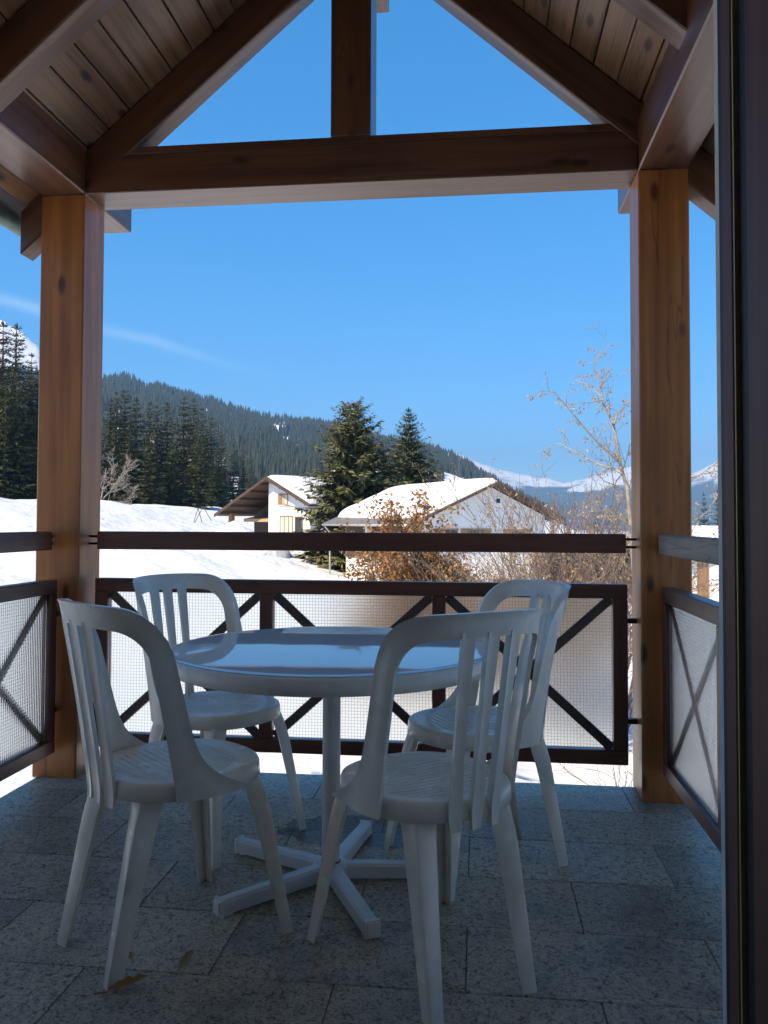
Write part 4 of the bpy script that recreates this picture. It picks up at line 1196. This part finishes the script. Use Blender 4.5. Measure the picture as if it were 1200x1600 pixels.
# ------------------------------------------------------------------ houses
def gable_prism(x0, x1, zb, apex_x, apex_z, sl, y0, y1):
    """wall block with a pointed top (used for gable walls)"""
    f = lambda x: apex_z - sl * abs(x - apex_x)
    P = [(x0, zb), (x1, zb), (x1, f(x1)), (apex_x, apex_z), (x0, f(x0))] if x0 < apex_x < x1 else [(x0, zb), (x1, zb), (x1, f(x1)), (x0, f(x0))]
    n = len(P)
    V = [(x, y, z) for y in (y0, y1) for x, z in P]
    Fc = [tuple(range(n)), tuple(range(2 * n - 1, n - 1, -1))] + [(i, i + n, (i + 1) % n + n, (i + 1) % n) for i in range(n)]
    return V, Fc
def slab(x0, x1, apex_x, apex_z, sl, y0, y1, th, lift=0.0):
    f = lambda x: apex_z - sl * abs(x - apex_x) + lift
    V = [(x, y, f(x) + q) for x in (x0, x1) for y in (y0, y1) for q in (0, th)]
    Fc = [(0, 1, 3, 2), (4, 6, 7, 5), (0, 4, 5, 1), (2, 3, 7, 6), (0, 2, 6, 4), (1, 5, 7, 3)]
    bm = bmesh.new(); vs = [bm.verts.new(v) for v in V]
    for q in Fc: bm.faces.new([vs[i] for i in q])
    return bm
def snow_blanket(xe, apex_x, apex_z, sl, y0, y1, th, base, seed, bare_eave=0.0):
    """soft thick snow on one roof slope, rounded at its edges"""
    nu, nv = 26, 26; V = []; Fc = []
    x1 = apex_x; x0 = xe + (apex_x - xe) * bare_eave
    for j in range(nv + 1):
        for i in range(nu + 1):
            a, b = i / nu, j / nv
            wob = 0.03 * fbm(a * 3 + seed, b * 3, seed, 3)
            x = x0 + (x1 - x0) * a
            if i == 0: x += (x0 - x1) * (0.05 * fbm(b * 5, seed, 1.0, 3))
            y = y0 + (y1 - y0) * b
            ea = min(1, a / 0.13); eb = min(1, min(b, 1 - b) / 0.10)
            rdg = 0.45 + 0.55 * min(1, (1 - a) / 0.3)
            rr = lambda t: math.sqrt(max(0, 1 - (1 - t) ** 2))
            h = th * rr(ea) * rr(eb) * rdg * (1 + 0.35 * fbm(a * 1.8, b * 1.8, seed + 3, 2)) + wob * rr(ea) * rr(eb)
            V.append((x, y, apex_z - sl * abs(x - apex_x) + base + max(0.0, h)))
    n = nu + 1
    for j in range(nv):
        for i in range(nu): Fc.append((j * n + i, j * n + i + 1, (j + 1) * n + i + 1, (j + 1) * n + i))
    # closed underside
    m = len(V); V += [(x, y, apex_z - sl * abs(x - apex_x) + base - 0.02) for x, y, z in V]
    Fc += [tuple(k + m for k in reversed(f)) for f in Fc[:]]
    ring = [i for i in range(n)] + [j * n + nu for j in range(1, nv + 1)] + [nv * n + i for i in range(nu - 1, -1, -1)] + [j * n for j in range(nv - 1, 0, -1)]
    for a, b in zip(ring, ring[1:] + ring[:1]): Fc.append((a, a + m, b + m, b))
    bm = bmesh.new(); vs = [bm.verts.new(v) for v in V]
    for f in Fc: bm.faces.new([vs[i] for i in f])
    return bm_mesh('roof_snow', bm, True, math.radians(70))
def lbox(name, lo, hi, mat, parent, bev=0.0):
    return box(name, lo, hi, mat, parent, bev, local=True)
def lwindow(parent, x0, x1, z0, z1, y, frame_mat, panes=2, name='window', glass=DARK_GLASS, shutters=None, t=0.06, sill=True, axis='x'):
    """window on the wall plane y (outside towards -y), frame proud of the wall; pane, mullion and sill are sub-parts"""
    bm = bmesh.new()
    fw = 0.09
    bm_box(bm, (x0, y - t, z0), (x0 + fw, y + 0.02, z1)); bm_box(bm, (x1 - fw, y - t, z0), (x1, y + 0.02, z1))
    bm_box(bm, (x0 + fw, y - t, z1 - fw), (x1 - fw, y + 0.02, z1)); bm_box(bm, (x0 + fw, y - t, z0), (x1 - fw, y + 0.02, z0 + fw))
    for i in range(1, panes):
        xm = x0 + (x1 - x0) * i / panes; bm_box(bm, (xm - 0.035, y - t + 0.01, z0 + fw), (xm + 0.035, y + 0.02, z1 - fw))
    w = put(name, bm_mesh(name, bm), frame_mat, parent, None, True)
    for i in range(panes):
        a = x0 + (x1 - x0) * i / panes + 0.05; b = x0 + (x1 - x0) * (i + 1) / panes - 0.05
        put('pane', box_mesh('pane', (a, y - 0.025, z0 + fw), (b, y - 0.012, z1 - fw)), glass, w, None, True)
    if sill: put('sill', box_mesh('sill', (x0 - 0.08, y - 0.13, z0 - 0.07), (x1 + 0.08, y - 0.002, z0 - 0.005)), CHALET_WALL, w, None, True)
    if shutters:
        for sx in shutters:
            xa, xb = (x0 - (x1 - x0) * 0.5, x0 - 0.02) if sx < 0 else (x1 + 0.02, x1 + (x1 - x0) * 0.5)
            put('shutter', box_mesh('shutter', (xa, y - 0.05, z0), (xb, y - 0.004, z1)), W_CHALET if frame_mat is not W_WARM else W_WARM, w, None, True)
    return w
def pm(name, V, Fc, mat, parent):
    bm = bmesh.new(); vs = [bm.verts.new(v) for v in V]
    for f in Fc: bm.faces.new([vs[i] for i in f])
    return put(name, bm_mesh(name, bm), mat, parent, None, True)

# right house: gable turned a little to the right, snowy slope to the left
def right_house():
    A = sight(765, 752, 50.0)
    h = thing('white_house', (A.x, A.y, -3.9), math.radians(35), 'white gabled house with snowy roof and tiny attic window behind the oak', 'house')
    az = A.z + 3.9; sl = 0.42; D = 10.2
    f = lambda x: az - sl * abs(x)
    zg = az - 0.30
    V, Fc = gable_prism(-4.7, 4.25, -1.0, 0, zg, sl, 0, D); pm('wall', V, Fc, CHALET_WALL, h)
    for xe in (-6.1, 5.15):
        put('roof', bm_mesh('roof', slab(xe, 0, 0, az, sl, -0.85, D + 0.7, 0.16, -0.18)), ROOF_SHEET, h, None, True)
        # barge board along the verge
        s = -1 if xe < 0 else 1
        put('barge_board', bm_mesh('barge_board', slab(xe, 0.02 * s, 0, az, sl, -0.90, -0.853, 0.15, -0.20)), W_CHALET, h, None, True)
        put('soffit', bm_mesh('soffit', slab(xe * 0.985, 0, 0, az, sl, -0.84, D + 0.6, 0.03, -0.215)), W_CHALET, h, None, True)
    put('roof_snow', snow_blanket(-6.0, 0, az, sl, -0.78, D + 0.6, 0.52, -0.02, 3.0, 0.12), SNOW_ROOF, h, None, True)
    put('roof_snow', snow_blanket(5.05, 0, az, sl, -0.6, D + 0.6, 0.16, -0.02, 5.0, 0.10), SNOW_ROOF, h, None, True)
    z0 = lambda v, y=50.0: sight(770, v, y).z + 3.9
    w = lwindow(h, 0.35, 0.85, z0(788), z0(776.5), 0.0, PAINTED, 1, 'attic_window', sill=False)
    # upper-storey windows with wooden shutters just under the gable
    lwindow(h, -1.55, -0.45, z0(856), z0(826), 0.0, W_WARM, 2, shutters=(-1, 1))
    lwindow(h, 1.55, 2.65, z0(856), z0(827), 0.0, W_WARM, 2, shutters=(-1, 1))
    lwindow(h, -3.4, -2.3, z0(856), z0(826), 0.0, W_WARM, 2, shutters=(-1,))
    lwindow(h, 0.2, 1.4, 0.4, 1.6, 0.0, W_WARM, 2)
    lwindow(h, -3.2, -2.0, 0.4, 1.6, 0.0, W_WARM, 2)
    # timber-clad long side under the left eave, with boards
    ev = f(-6.1)
    nbd = 34
    key = 'clad'
    for i in range(nbd):
        yy = 0.1 + i * (D - 0.2) / nbd
        if key not in _tiles: _tiles[key] = box_mesh('cladding_board', (-4.745, 0.0, 2.6), (-4.703, (D - 0.2) / nbd - 0.02, f(-4.7) - 0.36))
        put('cladding_board', _tiles[key], W_CHALET, h, Matrix.Translation((0, yy, 0)), True)
    for yy in (1.6, 4.2, 7.4):
        lbox('window_frame', (-4.83, yy, 3.0), (-4.75, yy + 1.1, 4.1), W_WARM, h); lbox('window_pane', (-4.85, yy + 0.1, 3.1), (-4.832, yy + 1.0, 4.0), DARK_GLASS, h)
    lbox('pillar', (-5.6, 5.3, -1.0), (-5.3, 5.6, f(-5.6) - 0.26), CHALET_WALL, h)
    # gutter and downpipe at the left eave
    tube('gutter', [(-6.16, -0.85, ev - 0.12), (-6.16, D + 0.7, ev - 0.14)], 0.075, GREY_METAL, h, 8, True)
    tube('downpipe', [(-6.14, D + 0.3, ev - 0.16), (-6.10, D + 0.3, ev - 0.32), (-5.80, D + 0.3, ev - 0.62), (-5.78, D + 0.3, ev - 1.0), (-5.78, D + 0.3, -1.0)], 0.06, GREY_METAL, h, 8, True)
right_house()

# left chalet: gable turned to the left, deep open porch under the long left slope
def left_chalet():
    A = sight(428, 745, 78.0)
    gz = -0.9
    h = thing('chalet', (A.x, A.y, gz), math.radians(-35), 'white chalet with dark open porch under a long snowy roof', 'house')
    az = A.z - gz; sl = 0.445; D = 11.0
    zz = lambda v: sight(428, v, 78.0).z - gz
    XL, XR = -8.1, 6.2
    V, Fc = gable_prism(-0.75, 5.2, -1.5, 0, az - 0.28, sl, 0, D); pm('wall', V, Fc, CHALET_WALL, h)
    V, Fc = gable_prism(-7.3, -0.76, -1.5, 0, az - 0.28, sl, 3.6, D); pm('porch_wall', V, Fc, W_CHALET, h)
    nb = 20
    for i in range(nb):                              # dark boards of the porch gable
        xa = -7.2 + i * 6.4 / nb; xb = xa + 6.4 / nb - 0.03
        V, Fc = gable_prism(xa, xb, zz(812), 0, az - 0.33, sl, 3.53, 3.597); pm('board', V, Fc, W_CHALET, h)
    for xe in (XL, XR):
        s = -1 if xe < 0 else 1
        put('roof', bm_mesh('roof', slab(xe, 0, 0, az, sl, -1.0, D + 0.8, 0.18, -0.2)), W_CHALET, h, None, True)
        put('barge_board', bm_mesh('barge_board', slab(xe, 0.02 * s, 0, az, sl, -1.06, -1.003, 0.30, -0.32)), W_CHALET, h, None, True)
        for i in range(5): put('purlin_end', box_mesh('purlin_end', (xe * (i + 0.6) / 5.2 - 0.09, -0.98, f_(az, sl, xe * (i + 0.6) / 5.2) - 0.42), (xe * (i + 0.6) / 5.2 + 0.09, 3.5 if s < 0 else -0.003, f_(az, sl, xe * (i + 0.6) / 5.2) - 0.26)), W_CHALET, h, None, True)
        put('roof_snow', snow_blanket(xe * 0.99, 0, az, sl, -0.85, D + 0.7, 0.5 if s > 0 else 0.28, -0.03, 2.0 + s, 0.0), SNOW_ROOF, h, None, True)
    # porch post, awning and openings
    lbox('porch_post', (-7.3, 0.2, -1.5), (-6.85, 0.65, az + sl * -7.3 - 0.3), W_WARM, h)
    bm = bmesh.new()
    V = [(-6.0, 1.2, zz(811)), (-0.8, 1.2, zz(811)), (-0.8, 3.5, zz(805)), (-6.0, 3.5, zz(805))]
    V += [(x, y, z + 0.04) for x, y, z in V]
    vs = [bm.verts.new(v) for v in V]
    for q in ((3, 2, 1, 0), (4, 5, 6, 7), (0, 1, 5, 4), (1, 2, 6, 5), (2, 3, 7, 6), (3, 0, 4, 7)): bm.faces.new([vs[i] for i in q])
    put('awning', bm_mesh('awning', bm), AWNING, h, None, True)
    lbox('awning_valance', (-6.0, 1.15, zz(811) - 0.28), (-0.8, 1.19, zz(811) + 0.03), AWNING, h)
    lwindow(h, -4.2, -2.9, zz(828), zz(814), 3.52, W_WARM, 2, sill=False)
    lwindow(h, -2.3, -1.2, zz(838), zz(813), 3.52, W_WARM, 2, 'porch_door', sill=False)
    # windows of the white gable: small upper one, tall pair below
    lwindow(h, 0.95, 2.10, zz(789), zz(772), 0.0, W_WARM, 2, glass=CURTAIN, shutters=None)
    lbox('shutter', (0.72, -0.09, zz(789)), (1.30, -0.065, zz(772)), W_WARM, h)
    lwindow(h, 0.95, 2.85, zz(845), zz(806), 0.0, W_WARM, 3, 'french_window', glass=CURTAIN, sill=False)
    lwindow(h, 3.1, 4.2, zz(845), zz(807), 0.0, W_WARM, 1, 'door', glass=DARK_GLASS, sill=False)
    lbox('balcony_rail', (0.6, -0.9, zz(833)), (5.0, -0.84, zz(831.5)), GREY_METAL, h)
    for i in range(16): lbox('baluster', (0.62 + i * 0.29, -0.885, zz(846)), (0.65 + i * 0.29, -0.855, zz(833)), GREY_METAL, h)
    lbox('chimney', (1.2, 6.5, az - 0.6), (1.9, 7.2, az + 0.9), CHALET_WALL, h)
def f_(az, sl, x): return az - sl * abs(x)
left_chalet()

# small house in the gap right of the right post: snowy roof, orange wooden wall
def small_house():
    x, y, _ = at_ground(1122, 44); gz = sight(1122, 930, 44).z - 1.5
    h = thing('small_house', (x, y, gz), math.radians(12), 'low house with thick snowy roof and orange wooden corner beyond right post', 'house')
    zz = lambda v: sight(1122, v, 44).z - gz
    az = zz(828); sl = 0.30
    V, Fc = gable_prism(-1.1, 3.8, -3, 1.4, az - 0.2, sl, 0, 7); pm('wall', V, Fc, CHALET_WALL, h)
    for xe in (-1.9, 4.7):
        put('roof', bm_mesh('roof', slab(xe, 1.4, 1.4, az, sl, -0.7, 7.6, 0.12, -0.12)), ROOF_SHEET, h, None, True)
        put('roof_snow', snow_blanket(xe, 1.4, az, sl, -0.6, 7.5, 0.4, 0.0, 1.0 + xe, 0.0), SNOW_ROOF, h, None, True)
    lbox('corner_boards', (-1.16, -0.06, -3), (-0.55, -0.004, az - 1.0), W_WARM, h)
    lwindow(h, 0.4, 1.3, zz(925), zz(905), 0.0, W_WARM, 2)
small_house()

# ------------------------------------------------------------------ snow pile and sledge frame on the field
def snow_pile():
    n, m = 40, 14; V = [(0, 0, 2.35)]; Fc = []
    for j in range(1, m + 1):
        t = j / m
        for k in range(n):
            a = 2 * math.pi * k / n
            r = 4.6 * t * (1 + 0.10 * fbm(math.cos(a) * 1.3, math.sin(a) * 1.3, 6.6, 3))
            V.append((r * math.cos(a), r * math.sin(a), 2.35 * (1 - t) ** 1.15 + 0.10 * fbm(r * math.cos(a) * 0.6, r * math.sin(a) * 0.6, 2.2, 3) * (1 - t) - (0.8 if j == m else 0)))
    for k in range(n): Fc.append((0, 1 + k, 1 + (k + 1) % n))
    for j in range(m - 1):
        for k in range(n): Fc.append((1 + j * n + k, 1 + (j + 1) * n + k, 1 + (j + 1) * n + (k + 1) % n, 1 + j * n + (k + 1) % n))
    return mesh('snow_pile', V, Fc, True)
q = sight(366, 813, 60)
tag(put('snow_pile', snow_pile(), SNOW, None, Matrix.Translation((q.x, q.y, q.z - 2.35))), 'pointed heap of snow in front of the chalet porch', 'snow heap')
q = sight(311, 812, 76)
sf = thing('wooden_frame', (q.x, q.y, q.z - 0.3), 0.2, 'small tilted wooden trestle standing on the snow near the dark wood', 'trestle')
for a, b in (((-0.5, 0, 0), (-0.1, 0.1, 1.5)), ((0.3, 0, 0), (-0.15, 0.1, 1.5)), ((-0.5, 0.6, 0), (0.35, 0.5, 1.6)), ((1.1, 0.5, 0.2), (0.3, 0.5, 1.6)), ((-0.1, 0.1, 1.45), (0.35, 0.5, 1.55))):
    bar('beam', a, b, 0.06, 0.05, W_CHALET, sf, local=True)

# ------------------------------------------------------------------ haze in the valley air
def haze():
    m = bpy.data.materials.new('valley_haze'); m.use_nodes = True
    nt = m.node_tree; nt.nodes.remove(nt.nodes['Principled BSDF'])
    v = nt.nodes.new('ShaderNodeVolumePrincipled')
    v.inputs['Color'].default_value = (0.30, 0.60, 1.0, 1); v.inputs['Density'].default_value = 1.8e-4; v.inputs['Anisotropy'].default_value = 0.0
    nt.links.new(v.outputs[0], nt.nodes['Material Output'].inputs['Volume'])
    return m
tag(put('haze', box_mesh('haze', (-8600, -8600, -220), (8600, 8600, 740)), haze()), 'thin blue haze in the valley air', 'haze', kind='stuff')
